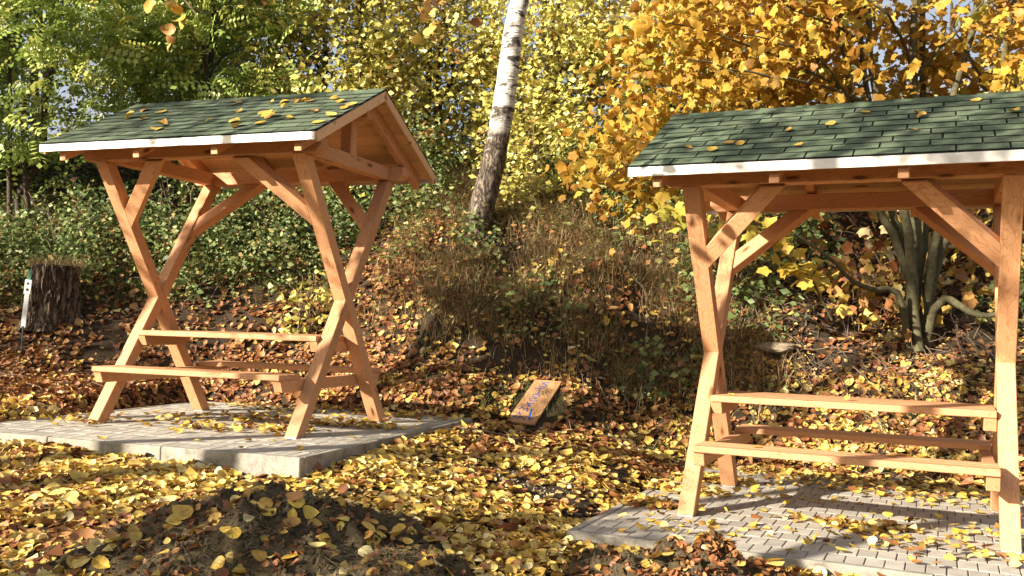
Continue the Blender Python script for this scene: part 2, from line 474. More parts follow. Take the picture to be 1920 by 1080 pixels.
# ------------------------------------------------------------------ beams
def prism_mesh(name, prof, w, bev=.004):
    """profile (s,t) extruded over local Z from -w/2 to w/2; grain along local X"""
    bm = bmesh.new()
    a = [bm.verts.new((s, t, -w / 2)) for s, t in prof]
    b = [bm.verts.new((s, t, w / 2)) for s, t in prof]
    n = len(prof)
    bm.faces.new(a[::-1]); bm.faces.new(b)
    for i in range(n): bm.faces.new((a[i], a[(i + 1) % n], b[(i + 1) % n], b[i]))
    bmesh.ops.recalc_face_normals(bm, faces=bm.faces)
    if bev: bmesh.ops.bevel(bm, geom=list(bm.edges), offset=bev, segments=1, affect='EDGES', profile=.5)
    me = bpy.data.meshes.new(name); bm.to_mesh(me); bm.free()
    return me
def frame_mtx(org, s, t):
    s = Vector(s).normalized(); t = Vector(t); t = (t - s * t.dot(s)).normalized(); z = s.cross(t)
    m = Matrix((s, t, z)).transposed().to_4x4(); m.translation = org
    return m
def prism(name, pts, wdir, w, grain, mat, parent, bev=.004):
    """pts: coplanar 3D outline; extruded +-w/2 along wdir; grain direction given"""
    org = sum((Vector(p) for p in pts), Vector()) / len(pts)
    wd = Vector(wdir).normalized(); s = Vector(grain); s = (s - wd * s.dot(wd)).normalized(); t = wd.cross(s)
    prof = [((Vector(p) - org).dot(s), (Vector(p) - org).dot(t)) for p in pts]
    area = sum(prof[i][0] * prof[(i + 1) % len(prof)][1] - prof[(i + 1) % len(prof)][0] * prof[i][1] for i in range(len(prof)))
    if area < 0: prof = prof[::-1]
    me = prism_mesh(name, prof, w, bev)
    m = Matrix((s, t, wd)).transposed().to_4x4(); m.translation = org
    return put(name, me, mat, parent, m)
def box(name, lo, hi, mat, parent, grain=(1, 0, 0), bev=.004):
    lo, hi = Vector(lo), Vector(hi); c = (lo + hi) / 2; d = hi - lo
    g = Vector(grain)
    if abs(g.x) > .5: wd, pts = (0, 0, 1), [(lo.x, lo.y, c.z), (hi.x, lo.y, c.z), (hi.x, hi.y, c.z), (lo.x, hi.y, c.z)]; w = d.z
    elif abs(g.y) > .5: wd, pts = (0, 0, 1), [(lo.x, lo.y, c.z), (hi.x, lo.y, c.z), (hi.x, hi.y, c.z), (lo.x, hi.y, c.z)]; w = d.z
    else: wd, pts = (1, 0, 0), [(c.x, lo.y, lo.z), (c.x, hi.y, lo.z), (c.x, hi.y, hi.z), (c.x, lo.y, hi.z)]; w = d.x
    return prism(name, pts, wd, w, grain, mat, parent, bev)

A, WX, WY, FF, TT, H = .93894, .1127, .1010, .67214, .69829, 2.15
RL, EY, EZ, RZ, SP = 1.26818, 1.05133, 2.24061, 2.78778, .72709
L = WX / 2
TH = math.atan2(FF + TT, H); D = WY / 2 / math.cos(TH); K = (FF + TT) / H
SLOPE = math.atan2(RZ - EZ, EY); CS, SN = math.cos(SLOPE), math.sin(SLOPE)
SLEN = math.hypot(EY, RZ - EZ)
_shingle_cache = {}
def shingle_mesh(w, e):
    k = (round(w, 3), e)
    if k not in _shingle_cache:
        t = .0065
        v = [(0, 0, .0125), (w, 0, .0125), (w, e + .03, .0045), (0, e + .03, .0045)]
        V = [(x, y, z - t) for x, y, z in v] + v
        F = [(3, 2, 1, 0), (4, 5, 6, 7), (0, 1, 5, 4), (1, 2, 6, 5), (2, 3, 7, 6), (3, 0, 4, 7)]
        me = bpy.data.meshes.new('shingle'); me.from_pydata(V, [], F); me.update(); me.materials.append(M['shingle']); me.materials.append(M['felt'])
        for i in (0, 2, 3, 4, 5): me.polygons[i].material_index = 1
        _shingle_cache[k] = me
    return _shingle_cache[k]

def make_shelter(p, label):
    root = put('picnic_shelter', None, None, None, None, label, 'shelter', 'picnic shelters on paved pads')
    root.location = p['o']; root.rotation_euler = (0, 0, p['r'])
    W = M['wood']
    z0 = .006
    for sx in (-1, 1):
        x = sx * A
        # two crossed posts, halved into each other
        prism('post', [(x, FF - D - K * z0, z0), (x, FF + D - K * z0, z0), (x, FF + D - K * H, H), (x, FF - D - K * H, H)], (1, 0, 0), WX, (0, -K, 1), W, root)
        prism('post', [(x, -FF - D + K * z0, z0), (x, -FF + D + K * z0, z0), (x, -FF + D + K * H, H), (x, -FF - D + K * H, H)], (1, 0, 0), WX - .006, (0, K, 1), W, root)
        for sy in (-1, 1):
            box('foot_plate', (x - L + .006, sy * FF - D + .004, -.003), (x + L - .006, sy * FF + D - .004, .008), M['steel'], root, bev=0)
            # knee brace in the plane of the leaning post head
            yc = lambda z: sy * (-FF + K * z)
            yoff = sy * .008
            d0, d1, u0, u1 = .36, .50, .40, .55
            xi = x - sx * (L - .003)
            up = Vector((0, sy * K, 1))
            pts = []
            for dx, dz in ((0, d0), (0, d1), (u1, 0), (u0, 0)):
                z = H + .004 - dz
                pts.append((xi - sx * dx, yc(z) + yoff, z))
            nrm = Vector((1, 0, 0)).cross(up)
            prism('brace', pts, nrm, .088, Vector(pts[3]) - Vector(pts[0]), W, root)
        # tie beam, king post
        box('tie_beam', (x - L + .004, -TT + .057, H + .003), (x + L - .004, TT - .057, H + .118), W, root, (0, 1, 0), .006)
        box('king_post', (x - .05, -.05, H + .112), (x + .05, .05, 2.56), W, root, (0, 0, 1))
        xi = x - sx * L
        xb = sorted((xi - sx * .075, xi - sx * .001))
        xc = sum(xb) / 2
        # bearers with undercut ends
        for nm, yy, zt, hh in (('table_bearer', .30, .7195, .085), ('bench_bearer', .795, .430, .09)):
            prism(nm, [(xc, -yy, zt), (xc, yy, zt), (xc, yy - .035, zt - hh), (xc, -yy + .035, zt - hh)], (1, 0, 0), xb[1] - xb[0], (0, 1, 0), W, root)
    TLx = .8800
    for i in range(5):
        w = .6252 / 5
        box('table_plank', (-TLx, -.3126 + i * w + .002, .7202), (TLx, -.3126 + (i + 1) * w - .002, .7642), W, root)
    for sy in (-1, 1):
        for i in range(3):
            a, b = .5173 + i * .1 + .002, .5173 + (i + 1) * .1 - .002
            lo, hi = (a, b) if sy > 0 else (-b, -a)
            box('bench_plank', (-TLx - .001, lo, .4305), (TLx + .001, hi, .4722), W, root)
    PX = A + L + .135
    for sy in (-1, 1):
        y = sy * TT
        prism('wall_plate', [(-PX, y, H + .12), (PX, y, H + .12), (PX, y, H + .05), (PX - .05, y, H), (-PX + .05, y, H), (-PX, y, H + .05)], (0, 1, 0), .115, (1, 0, 0), W, root, .006)
    box('ridge_beam', (-PX, -.05, 2.556), (PX, .05, 2.655), W, root, bev=.006)
    # roof
    roof = put('roof', None, None, root)
    for i in range(4):
        x = (i - 1.5) * SP
        for sy in (-1, 1):
            def q(y, off): return (x, sy * y, RZ - y * (RZ - EZ) / EY - off / CS)
            ye = 1.005
            prism('rafter', [q(.001, .034), q(ye, .034), q(ye - .01, .138), q(.001, .138)], (1, 0, 0), .062, (0, sy * CS, -SN), W, roof)
    nb = 9
    for sy in (-1, 1):
        # slope frame: local X along ridge, Y up the slope, Z outward
        org = Vector((0, sy * EY, EZ))
        X = Vector((1, 0, 0)) if sy < 0 else Vector((-1, 0, 0))
        Yv = Vector((0, -sy * CS, SN)); Z = X.cross(Yv)
        F = Matrix((X, Yv, Z)).transposed().to_4x4(); F.translation = org
        def slab(name, x0, x1, y0, y1, za, zb, mat, grain=(1, 0, 0), bev=.002):
            lo, hi = (x0, y0, za), (x1, y1, zb)
            o = box(name, lo, hi, mat, roof, grain, bev)
            o.matrix_basis = F @ o.matrix_basis
            return o
        bw = (SLEN - .006) / nb
        for i in range(nb):
            slab('roof_board', -RL + .022, RL - .022, i * bw + .0015, (i + 1) * bw - .0015, -.033, -.012, M['board_wood'])
        for sx in (-1, 1):
            a, b = sorted((sx * (RL - .0215), sx * RL))
            slab('barge_board', a, b, .0, SLEN - .004, -.078, -.002, M['board_wood'])
            a, b = sorted((sx * (RL - .03), sx * (RL + .004)))
            slab('verge_strip', a, b, .002, SLEN - .002, -.0015, .0025, M['felt'], bev=0)
        slab('underlay', -RL + .031, RL - .031, .001, SLEN - .005, -.0115, -.002, M['felt'], bev=0)
        # white drip edge along the eave: vertical lip and a flange under the first course
        F2 = (org + Vector((0, sy * .0125, 0)))
        box('drip_edge', (-RL, min(F2.y, F2.y - sy * .012), EZ - .062), (RL, max(F2.y, F2.y - sy * .012), EZ - .001), M['drip'], roof, bev=.0025)
        rows = 10; e = (SLEN - .01) / rows; tw = .272
        for k in range(rows):
            x = -RL + .001 - (tw * (.5 if k % 2 else 0)) - (.07 if k % 3 == 2 else 0)
            while x < RL:
                a, b = max(x, -RL + .001), min(x + tw, RL - .001)
                if b - a > .03:
                    o = put('shingle', shingle_mesh(b - a - .010, e), None, roof,
                            F @ Matrix.Translation((a + .0035, k * e - .004 + random.uniform(-.0015, .0015), .002 + random.uniform(0, .0012))) @ Matrix.Rotation(random.uniform(-.003, .003), 4, 'Z'))
                x += tw
    # folded ridge caps
    cap = None
    ncap = 20; ce = 2 * RL / ncap
    if 'cap' not in _shingle_cache:
        wv = .105; V = []; 
        for x, dz in ((0, .012), (ce + .03, .006)):
            for t in (0, -.005):
                for s, yy in ((-1, 1), (0, 0), (1, 1)):
                    V.append((x, s * wv * CS, -yy * wv * SN + dz + t + .004))
        Fc = [(0, 1, 7, 6), (1, 2, 8, 7), (3, 9, 10, 4), (4, 10, 11, 5), (0, 3, 4, 1), (1, 4, 5, 2), (6, 7, 10, 9), (7, 8, 11, 10), (0, 6, 9, 3), (2, 5, 11, 8)]
        mc = bpy.data.meshes.new('ridge_cap'); mc.from_pydata(V, [], Fc); mc.update(); mc.materials.append(M['shingle'])
        _shingle_cache['cap'] = mc
    for i in range(ncap):
        put('ridge_cap', _shingle_cache['cap'], None, roof, Matrix.Translation((RL - (i + 1) * ce - .0 if False else -RL + i * ce, 0, RZ + .004 + random.uniform(0, .001))) if i < ncap - 1 else
            Matrix.Translation((-RL + i * ce - .03, 0, RZ + .006)))
    return root
sh1 = make_shelter(PADS[0], 'timber picnic shelter on the raised paved pad, roof thick with fallen leaves')
sh2 = make_shelter(PADS[1], 'timber picnic shelter on the low paved pad in front of the orange maple')

# ------------------------------------------------------------------ paved pads
def make_pad(p, name_label, kerb_show):
    root = put('pavement', None, kind='structure')
    root.location = p['o']; root.rotation_euler = (0, 0, p['r'])
    root['label'] = name_label
    kw = .055
    x0, x1, y0, y1 = p['x0'] + kw + .004, p['x1'] - kw - .004, p['y0'] + kw + .004, p['y1'] - kw - .004
    o = box('paving_bed', (x0 - .003, y0 - .003, -.10), (x1 + .003, y1 + .003, -.012), M['bed'], root, bev=0)
    cache = {}
    def pm(w, d):
        k = (round(w, 3), round(d, 3))
        if k not in cache:
            bm = bmesh.new(); bmesh.ops.create_cube(bm, size=1, matrix=Matrix.Diagonal((w, d, .06, 1)))
            top = [e for e in bm.edges if all(v.co.z > 0 for v in e.verts)]
            bmesh.ops.bevel(bm, geom=top, offset=.003, segments=1, affect='EDGES')
            m = bpy.data.meshes.new('paver'); bm.to_mesh(m); bm.free(); m.materials.append(M['paver']); cache[k] = m
        return cache[k]
    items = []
    pw, pd = .1, .2
    y, r = y0, 0
    while y < y1 - .02:
        d = min(pd, y1 - y); x = x0 - (pw / 2 if r % 2 else 0)
        while x < x1 - .012:
            a, b = max(x, x0), min(x + pw, x1)
            if b - a > .015: items.append(((a + b) / 2, y + d / 2, b - a, d))
            x += pw
        y += pd; r += 1
    def vis(it):
        w = pad_world(p, it[0], it[1]); return w.y + 2.0 * max(0, abs(w.x) - .54 * w.y)
    items.sort(key=vis)
    rest_pos, rest = [], []
    for i, (cx, cy, w, d) in enumerate(items):
        mt = Matrix.Translation((cx, cy, -.03 + random.uniform(-.0018, .0012))) @ Matrix.Rotation(random.uniform(-.006, .006), 4, 'X') @ Matrix.Rotation(random.uniform(-.009, .009), 4, 'Y') @ Matrix.Rotation(random.uniform(-.006, .006), 4, 'Z')
        m = pm(w - .0055, d - .0055)
        if i < 290: put('paver', m, None, root, mt)
        else: rest.append((m, mt))
    bm = bmesh.new()
    for m, mt in rest:
        t = m.copy(); t.transform(mt); bm.from_mesh(t); bpy.data.meshes.remove(t)
    m = bpy.data.meshes.new('far_pavers'); bm.to_mesh(m); bm.free(); m.materials.append(M['paver'])
    put('far_pavers', m, None, root, kind='stuff')
    # kerb stones, one metre long
    X0, X1, Y0, Y1 = p['x0'], p['x1'], p['y0'], p['y1']
    for (ya, yb) in ((Y0, Y0 + kw), (Y1 - kw, Y1)):
        x = X0
        while x < X1 - .01:
            b = min(x + 1.0, X1)
            if X1 - b < .2: b = X1
            k = box('kerb_stone', (x + .0015, ya, -.20), (b - .0015, yb, .002 + random.uniform(-.002, .003)), M['kerb'], root, bev=.006); x = b
    for (xa, xb_) in ((X0, X0 + kw), (X1 - kw, X1)):
        y = Y0 + kw + .002
        while y < Y1 - kw - .02:
            b = min(y + 1.0, Y1 - kw - .002)
            if (Y1 - kw) - b < .2: b = Y1 - kw - .002
            box('kerb_stone', (xa, y + .0015, -.20), (xb_, b - .0015, .001 + random.uniform(-.002, .003)), M['kerb'], root, (0, 1, 0), bev=.006); y = b
    return root
make_pad(PADS[0], 'raised pad of grey concrete pavers with an exposed kerb edge', True)
make_pad(PADS[1], 'low pad of grey concrete pavers half covered by leaves', False)

# ------------------------------------------------------------------ soil mounds
MOUNDS = [(-1.2, 4.78, 1.0, .66, .25, .2), (-.46, 4.45, .48, .44, .20, -.3), (.82, 4.45, .80, .42, .30, .12)]
def mound_h(i, X, Y):
    cx, cy, rx, ry, h, a = MOUNDS[i]
    c, s = math.cos(a), math.sin(a)
    u, v = ((X - cx) * c + (Y - cy) * s) / rx, (-(X - cx) * s + (Y - cy) * c) / ry
    r = np.sqrt(u * u + v * v) * (1 + .24 * fbm(X * 2.4, Y * 2.4, 3))
    base = np.maximum(0, 1 - r ** 2) ** 1.25
    return h * base * (1 + .22 * fbm(X * 7, Y * 7, 2)) + (  .030 * fbm(X * 8, Y * 8, 3) + .024 * fbm(X * 21, Y * 21, 4)) * sm(0, .25, base) - .03 * (1 - sm(0, .12, base))
def surf(X, Y):
    g = ground(X, Y)
    return np.maximum.reduce([g] + [g + mound_h(i, X, Y) for i in range(len(MOUNDS))])
for i, (nm, lb) in enumerate([('soil_mound', 'broad mound of dug dark soil in front of the raised pad corner'), ('soil_mound', 'small heap of crumbly soil beside the broad dark mound'), ('soil_mound', 'heap of soil and leaf crumbs against the low pad kerb')]):
    cx, cy, rx, ry, h, a = MOUNDS[i]
    R = max(rx, ry) * 1.12
    xs, ys = np.arange(cx - R, cx + R, .013), np.arange(cy - R, cy + R, .013)
    XX, YY = np.meshgrid(xs, ys)
    ZZ = ground(XX, YY) + mound_h(i, XX, YY)
    n1, n2 = len(xs), len(ys)
    ii = (np.arange(n2 - 1)[:, None] * n1 + np.arange(n1 - 1)[None]).ravel()
    q = np.stack([ii, ii + 1, ii + n1 + 1, ii + n1], 1)
    zz = (ZZ - ground(XX, YY)).ravel()
    q = q[(zz[q] > -.028).any(1)]
    me = np_mesh('soil_mound', np.stack([XX.ravel(), YY.ravel(), ZZ.ravel()], 1), q.ravel(), np.arange(len(q)) * 4, np.full(len(q), 4), smooth=True)
    put('soil_mound', me, M['clod'], label=lb, kind='structure')

# ------------------------------------------------------------------ leaf templates
def ovate(curl, fold, wide=.42, skew=0):
    V = []
    def z(x, y): return curl * (x - .5) ** 2 * 1.6 + fold * abs(y) + skew * x * y
    pts = [(0, 0), (.28, wide), (.28, 0), (.28, -wide), (.66, wide * .78), (.68, 0), (.66, -wide * .78), (1, 0)]
    for x, y in pts: V.append((x - .5, y, z(x, y)))
    return Tmpl(V, [(0, 2, 1), (0, 3, 2), (2, 5, 4, 1), (3, 6, 5, 2), (4, 5, 7), (5, 6, 7)])
def oval(curl, fold, wide=.4, skew=0, tip=.0):
    V, F = [], []
    xs = [.0, .10, .30, .55, .80, 1.0]; ws = [0, .68, 1.0, .92, .52, 0]
    z = lambda x, y: curl * (x - .5) ** 2 * 1.6 + fold * abs(y) + skew * x * y
    L_, M_, R_ = [], [], []
    for x, w in zip(xs, ws):
        if w == 0: V.append((x - .5, 0, z(x, 0))); L_.append(len(V) - 1); M_.append(len(V) - 1); R_.append(len(V) - 1)
        else:
            V += [(x - .5, w * wide, z(x, w * wide)), (x - .5 - .02, 0, z(x, 0)), (x - .5, -w * wide, z(x, -w * wide))]
            L_.append(len(V) - 3); M_.append(len(V) - 2); R_.append(len(V) - 1)
    for i in range(5):
        for A_ in (L_, R_):
            f = [M_[i], M_[i + 1], A_[i + 1], A_[i]]
            f = [v for k, v in enumerate(f) if v not in f[:k]]
            F.append(tuple(f if A_ is L_ else f[::-1]))
    return Tmpl(V, F)
OVN = [oval(.25, .2), oval(-.3, .1, .44, .4), oval(.5, .45, .36, -.4), oval(-.15, -.25, .42, .7), oval(.8, .15, .40, .8), oval(.1, .05, .46, .2)]
OV = [ovate(.25, .25), ovate(-.45, .1, .45, .6), ovate(.7, .7, .32, -.5), ovate(-.25, -.4, .36, .9), ovate(1.0, .3, .36, 1.1), ovate(.5, 1.0, .26, .3)]
SMALL = [Tmpl([(-.5, 0, 0), (-.05, .36, .10), (.5, 0, -.06), (-.05, -.36, .10)], [(0, 2, 1), (0, 3, 2)]),
         Tmpl([(-.5, 0, 0), (0, .32, -.08), (.5, 0, .05), (0, -.32, -.02)], [(0, 2, 1), (0, 3, 2)])]
def maple_t(cup):
    ang = [-150, -118, -95, -68, -42, -22, 0, 22, 42, 68, 95, 118, 150]
    rad = [.34, .50, .40, .64, .50, .56, .70, .56, .50, .64, .40, .50, .34]
    V = [(-.1, 0, 0), (-.28, 0, 0)]
    for a, r in zip(ang, rad):
        a = math.radians(a); V.append((r * math.cos(a) - .1, r * math.sin(a), cup * r * r + .06 * math.cos(3 * a)))
    F = [(0, i, i + 1) for i in range(2, 14)] + [(0, 1, 2), (0, 14, 1)]
    return Tmpl(V, F)
MAP = [maple_t(-.25), maple_t(-.6), maple_t(.4), maple_t(-.95)]
def pinnate():
    V, F = [], []
    n = 6
    for i in range(n + 1):
        x = i / n
        zz = -.32 * x * x
        for s in ((-1, 1) if i < n else (0,)):
            l, w = .19 * (1 - .25 * abs(x - .5)), .062
            if s:
                d = Vector((.25, s, -.25)).normalized()
            else: d = Vector((1, 0, -.7)).normalized()
            p = Vector((x * .82, 0, zz)); side = d.cross(Vector((0, 0, 1))).normalized() * w
            b = len(V)
            V += [tuple(p), tuple(p + d * l * .5 + side), tuple(p + d * l), tuple(p + d * l * .5 - side)]
            F.append((b, b + 1, b + 2, b + 3))
    return Tmpl(V, F)
PIN = [pinnate()]

# ------------------------------------------------------------------ leaf litter
def litter_val(n, yel):
    """yel 0..1 share of yellow against brown"""
    k = rng.random(n) < yel
    return np.where(k, rng.uniform(.45, 1.0, n), rng.uniform(0, .42, n))
def place_litter(n, y0, y1, size, dens=None, name='leaf_litter', yel=None, label=None, mat='litter', OV=OV):
    X, Y = [], []
    Y = rng.uniform(y0, y1, n * 2); hw = .56 * Y + 2.2
    X = rng.uniform(-1, 1, n * 2) * (.56 * y1 + 2.2)
    keep = np.abs(X) < hw
    for p in PADS:
        d = pad_dist(p, X, Y); keep &= d > .02
    if dens is not None: keep &= rng.random(n * 2) < dens(X, Y)
    bd = np.hypot((X - .27) / .26, (Y - 9.3) / .40); keep &= (bd > 1) | (rng.random(n * 2) < .02)
    X, Y = X[keep][:n], Y[keep][:n]
    m = len(X)
    nz = gnorm(X, Y) + rng.normal(0, 1, (m, 3)) * [1, 1, .3] * (.24 + .34 * rng.random((m, 1)))
    nz[:, 2] = np.abs(nz[:, 2]) + .2
    Z = surf(X, Y) + rng.uniform(.006, .032, m) + rng.uniform(0, .14, m) * sm(-1.6, -.8, X) * sm(2.9, 2.2, X) * sm(.7, 1.3, Y - np.interp(X, TX, TY))
    pos = np.stack([X, Y, Z], 1)
    sc = rng.uniform(.7, 1.25, m) * size * np.clip(rng.lognormal(0, .30, m), .5, 1.9)
    val = litter_val(m, yel(X, Y) if yel else .5)
    R = rots(m, nz); g = rng.integers(0, len(OV), m)
    me = scatter(name, [(OV[k], pos[g == k], R[g == k], sc[g == k], val[g == k]) for k in range(len(OV))])
    put(name, me, M[mat], label=label, cat='leaves', kind='stuff')
def yel_fn(X, Y):
    yt = np.interp(X, TX, TY); t = Y - yt
    v = .77 - .47 * sm(-2.0, .3, t) - .55 * sm(-1.0, -2.2, X) * sm(7.4, 8.8, Y) + .14 * sm(1.5, 3, X)
    v = v - .28 * sm(1.0, 1.8, t) * sm(2, 2.8, X)
    return np.clip(v + .38 * fbm(X * 1.7, Y * 1.7, 3), .08, .95)
def dens_near(X, Y):
    d = np.clip(.62 + .75 * fbm(X * 1.9 + 3, Y * 1.9, 4), .05, 1)
    mh = np.maximum.reduce([mound_h(i, X, Y) for i in range(len(MOUNDS))])
    bare = np.exp(-(((X - .15) / .8) ** 2 + ((Y - 6.7) / .6) ** 2))
    return d * np.where(mh > .025, np.clip(.22 - 1.2 * mh, .05, 1), 1) * (1 - .72 * bare)
def dens_bank(X, Y):
    yt = np.interp(X, TX, TY); t = Y - yt
    grass = sm(-1.6, -.8, X) * sm(2.9, 2.2, X) * sm(.55, 1.1, t)
    bare = sm(-4.6, -3.6, X) * sm(-1.1, -1.8, X) * sm(.35, .9, t) * sm(2.6, 1.9, t)
    ivy = sm(-3.6, -4.6, X) * sm(.8, 1.4, t)
    return np.clip((.95 - .25 * sm(1.6, 3.6, t)) * (1 - .82 * grass) * (1 - .62 * bare) * (1 - .75 * ivy) * (1 - .55 * sm(1.3, 2.0, t) * sm(2, 2.8, X)) * (.75 + .6 * fbm(X * 1.2, Y * 1.2, 3)), 0, 1)
place_litter(74000, 3.3, 7.3, .057, dens_near, 'leaf_litter', yel_fn, 'deep yellow leaf litter spread over the flat ground around the pads', OV=OVN)
place_litter(72000, 7.3, 12.6, .064, dens_bank, 'leaf_litter', yel_fn, 'brown and gold leaf litter covering the foot of the bank')

# crumpled brown leaf crumbs on the soil heaps
def crumbs(i, n, size, label):
    cx, cy, rx, ry, h, a = MOUNDS[i]
    X = cx + rng.normal(0, .48, n) * rx; Y = cy + rng.normal(0, .48, n) * ry
    k = (mound_h(i, X, Y) > .015) & (fbm(X * 4 + 7, Y * 4, 2) + rng.normal(0, .3, n) > -.1) & (np.minimum(*[pad_dist(p, X, Y) for p in PADS]) > .01)
    X, Y = X[k], Y[k]; m = len(X)
    pos = np.stack([X, Y, surf(X, Y) + rng.uniform(.0, .02, m)], 1)
    R = rots(m, rng.normal(0, .7, (m, 3)) + [0, 0, 1]); g = rng.integers(0, len(OV), m); sc = size * rng.uniform(.4, 1.3, m); v = rng.uniform(0, .36, m)
    put('leaf_crumbs', scatter('leaf_crumbs', [(OV[j], pos[g == j], R[g == j], sc[g == j], v[g == j]) for j in range(len(OV))]), M['litter'], label=label, cat='leaves', kind='stuff')
crumbs(2, 2600, .038, 'crumpled brown leaf pieces heaped with soil at the low pad kerb')
crumbs(0, 1100, .045, 'crumpled brown leaves caught on the broad soil mound')
crumbs(1, 500, .04, 'crumpled brown leaves on the small soil heap')
# piles of leaves lying on the pads
def pad_pile(p, spots, label):
    P_, V_ = [], []
    for x, y, r, n in spots:
        a = rng.normal(0, r, (n, 2)) * [1.5, .6]
        P_.append(np.column_stack([x + a[:, 0], y + a[:, 1], np.abs(rng.normal(.012, .014, n)) + .006]))
    q = np.concatenate(P_)
    ok = (q[:, 0] > p['x0'] + .02) & (q[:, 0] < p['x1'] - .02) & (q[:, 1] > p['y0'] + .05) & (q[:, 1] < p['y1'] - .02)
    q = q[ok]
    W_ = np.array([pad_world(p, *r) for r in q])
    m = len(W_); nz = rng.normal(0, .28, (m, 3)); nz[:, 2] = 1
    R = rots(m, nz); g = rng.integers(0, len(OVN), m); sc = rng.uniform(.05, .08, m); val = litter_val(m, .75)
    me = scatter('leaf_drift', [(OVN[k], W_[g == k], R[g == k], sc[g == k], val[g == k]) for k in range(len(OVN))])
    put('leaf_drift', me, M['litter'], label=label, cat='leaves', kind='stuff')
pad_pile(PADS[0], [(.55, -.35, .16, 90), (.15, -.6, .12, 40), (.9, .25, .2, 120), (.2, .3, .25, 90), (-.5, 1.2, .3, 120), (.9, 1.2, .25, 120), (-1.2, -.6, .2, 50), (-.4, -.2, .3, 40)], 'drifts of yellow leaves swept together on the raised pad')
pad_pile(PADS[1], [(.12, -.45, .14, 130), (-.1, 1.25, .35, 260), (-1.25, .2, .14, 260), (-1.3, -.5, .12, 160), (-1.2, .8, .16, 240), (.7, 1.15, .3, 160), (.4, -.8, .2, 40), (.9, -1.0, .25, 40), (-.5, -1.1, .3, 30), (1.2, -.2, .25, 60)], 'drifts of yellow leaves gathered on the low pad and its edge')

# single leaves one can pick out
leaf_meshes = []
for k, t in enumerate(OVN):
    V = t.v.copy(); F = list(t.f); n0 = len(V)
    b = V[0]
    V = np.vstack([V, b + [0, .012, 0], b + [0, -.012, 0], b + [-.35, .05, .06 * (k - 2)]])
    F.append((n0, n0 + 1, n0 + 2))
    me = bpy.data.meshes.new('fallen_leaf'); me.from_pydata([tuple(v) for v in V], [], F); me.update(); me.materials.append(M['leaf1']); leaf_meshes.append(me)
def one_leaf(pos, nrm, size, label, group, tilt=.22):
    nz = np.array([[nrm[0], nrm[1], nrm[2]]]) + rng.normal(0, tilt, (1, 3)) * [1, 1, .2]
    R = rots(1, nz)[0]
    k = int(rng.integers(0, len(OVN)))
    low = float((OVN[k].v[:, 2]).min()) * size
    n = R[:, 2]
    m = Matrix([[*(R[0] * size), pos[0] + nrm[0] * (.004 - low)], [*(R[1] * size), pos[1] + nrm[1] * (.004 - low)], [*(R[2] * size), pos[2] + nrm[2] * (.004 - low)], [0, 0, 0, 1]])
    put('fallen_leaf', leaf_meshes[k], None, None, m, label, 'leaf', group)
def roof_leaf(p, x, v, size, lab, grp):
    y = -EY + v * CS; z = EZ + v * SN + .014
    w = pad_world(p, x, y, z); n = Vector((0, -SN, CS)); c, s = math.cos(p['r']), math.sin(p['r'])
    n = Vector((-s * n.y, c * n.y, n.z))
    one_leaf(w, n, size, lab, grp, .1)
for k in range(34):
    x = rng.normal(.55, .45) if k < 24 else rng.uniform(-1.1, 1.1)
    v = rng.uniform(.15, 1.05)
    roof_leaf(PADS[0], float(np.clip(x, -1.2, 1.2)), float(v), float(rng.uniform(.06, .12)), 'fallen leaf on the shingles of the raised-pad shelter roof', 'leaves on the roof of the raised-pad shelter')
for (x, v) in [(-.78, .22), (-.62, .32), (-.7, .37), (-.25, .25), (-.35, .58), (-.95, .32), (.42, .82), (.44, .70), (.4, .42), (.95, .68), (1.05, .45), (.75, 1.02), (1.2, .33), (.1, .9), (-.1, .66)]:
    roof_leaf(PADS[1], x, v, float(rng.uniform(.055, .085)), 'fallen leaf on the shingles of the low-pad shelter roof', 'leaves on the roof of the low-pad shelter')
for k in range(66):
    x, y = rng.uniform(-1.4, 1.4), rng.uniform(-1.45, 1.2)
    one_leaf(pad_world(PADS[0], x, y, .0), (0, 0, 1), float(rng.uniform(.05, .085)), 'fallen leaf lying flat on the raised pad pavers', 'leaves on the raised pad')
for k in range(92):
    x, y = rng.uniform(-1.35, 1.5), rng.uniform(-1.42, 1.2)
    one_leaf(pad_world(PADS[1], x, y, .0), (0, 0, 1), float(rng.uniform(.05, .09)), 'fallen leaf lying flat on the low pad pavers', 'leaves on the low pad')
for p, pts in ((PADS[1], [(.0, -.1, .7642, 'table'), (-.75, -.28, .7642, 'table'), (-.5, -.65, .4722, 'bench'), (.3, -.6, .4722, 'bench')]), (PADS[0], [(-.3, -.62, .4722, 'bench')])):
    for x, y, z, t in pts:
        wh = 'low-pad' if p is PADS[1] else 'raised-pad'
        one_leaf(pad_world(p, x, y, z), (0, 0, 1), .065, f'yellow leaf resting on the {t} of the {wh} shelter', f'leaves on the {t} of the {wh} shelter', .08)
for k in range(88):
    i = [0, 0, 0, 1, 2][k % 5]; cx, cy, rx, ry, h, a = MOUNDS[i]
    x, y = cx + rng.normal(0, .45) * rx, cy + rng.normal(-.1, .42) * ry
    X, Y = np.array([x]), np.array([y]); e = .05
    z = float(surf(X, Y)[0])
    gx = float((surf(X + e, Y) - surf(X - e, Y))[0] / (2 * e)); gy = float((surf(X, Y + e) - surf(X, Y - e))[0] / (2 * e))
    n = Vector((-gx, -gy, 1)).normalized()
    wh = ['broad dark soil mound', 'small crumbly soil heap', 'soil heap by the low pad'][i]
    one_leaf((x, y, z + .004), n, float(rng.uniform(.06, .10)), f'fallen leaf on the {wh}', f'leaves on the {wh}', .25)

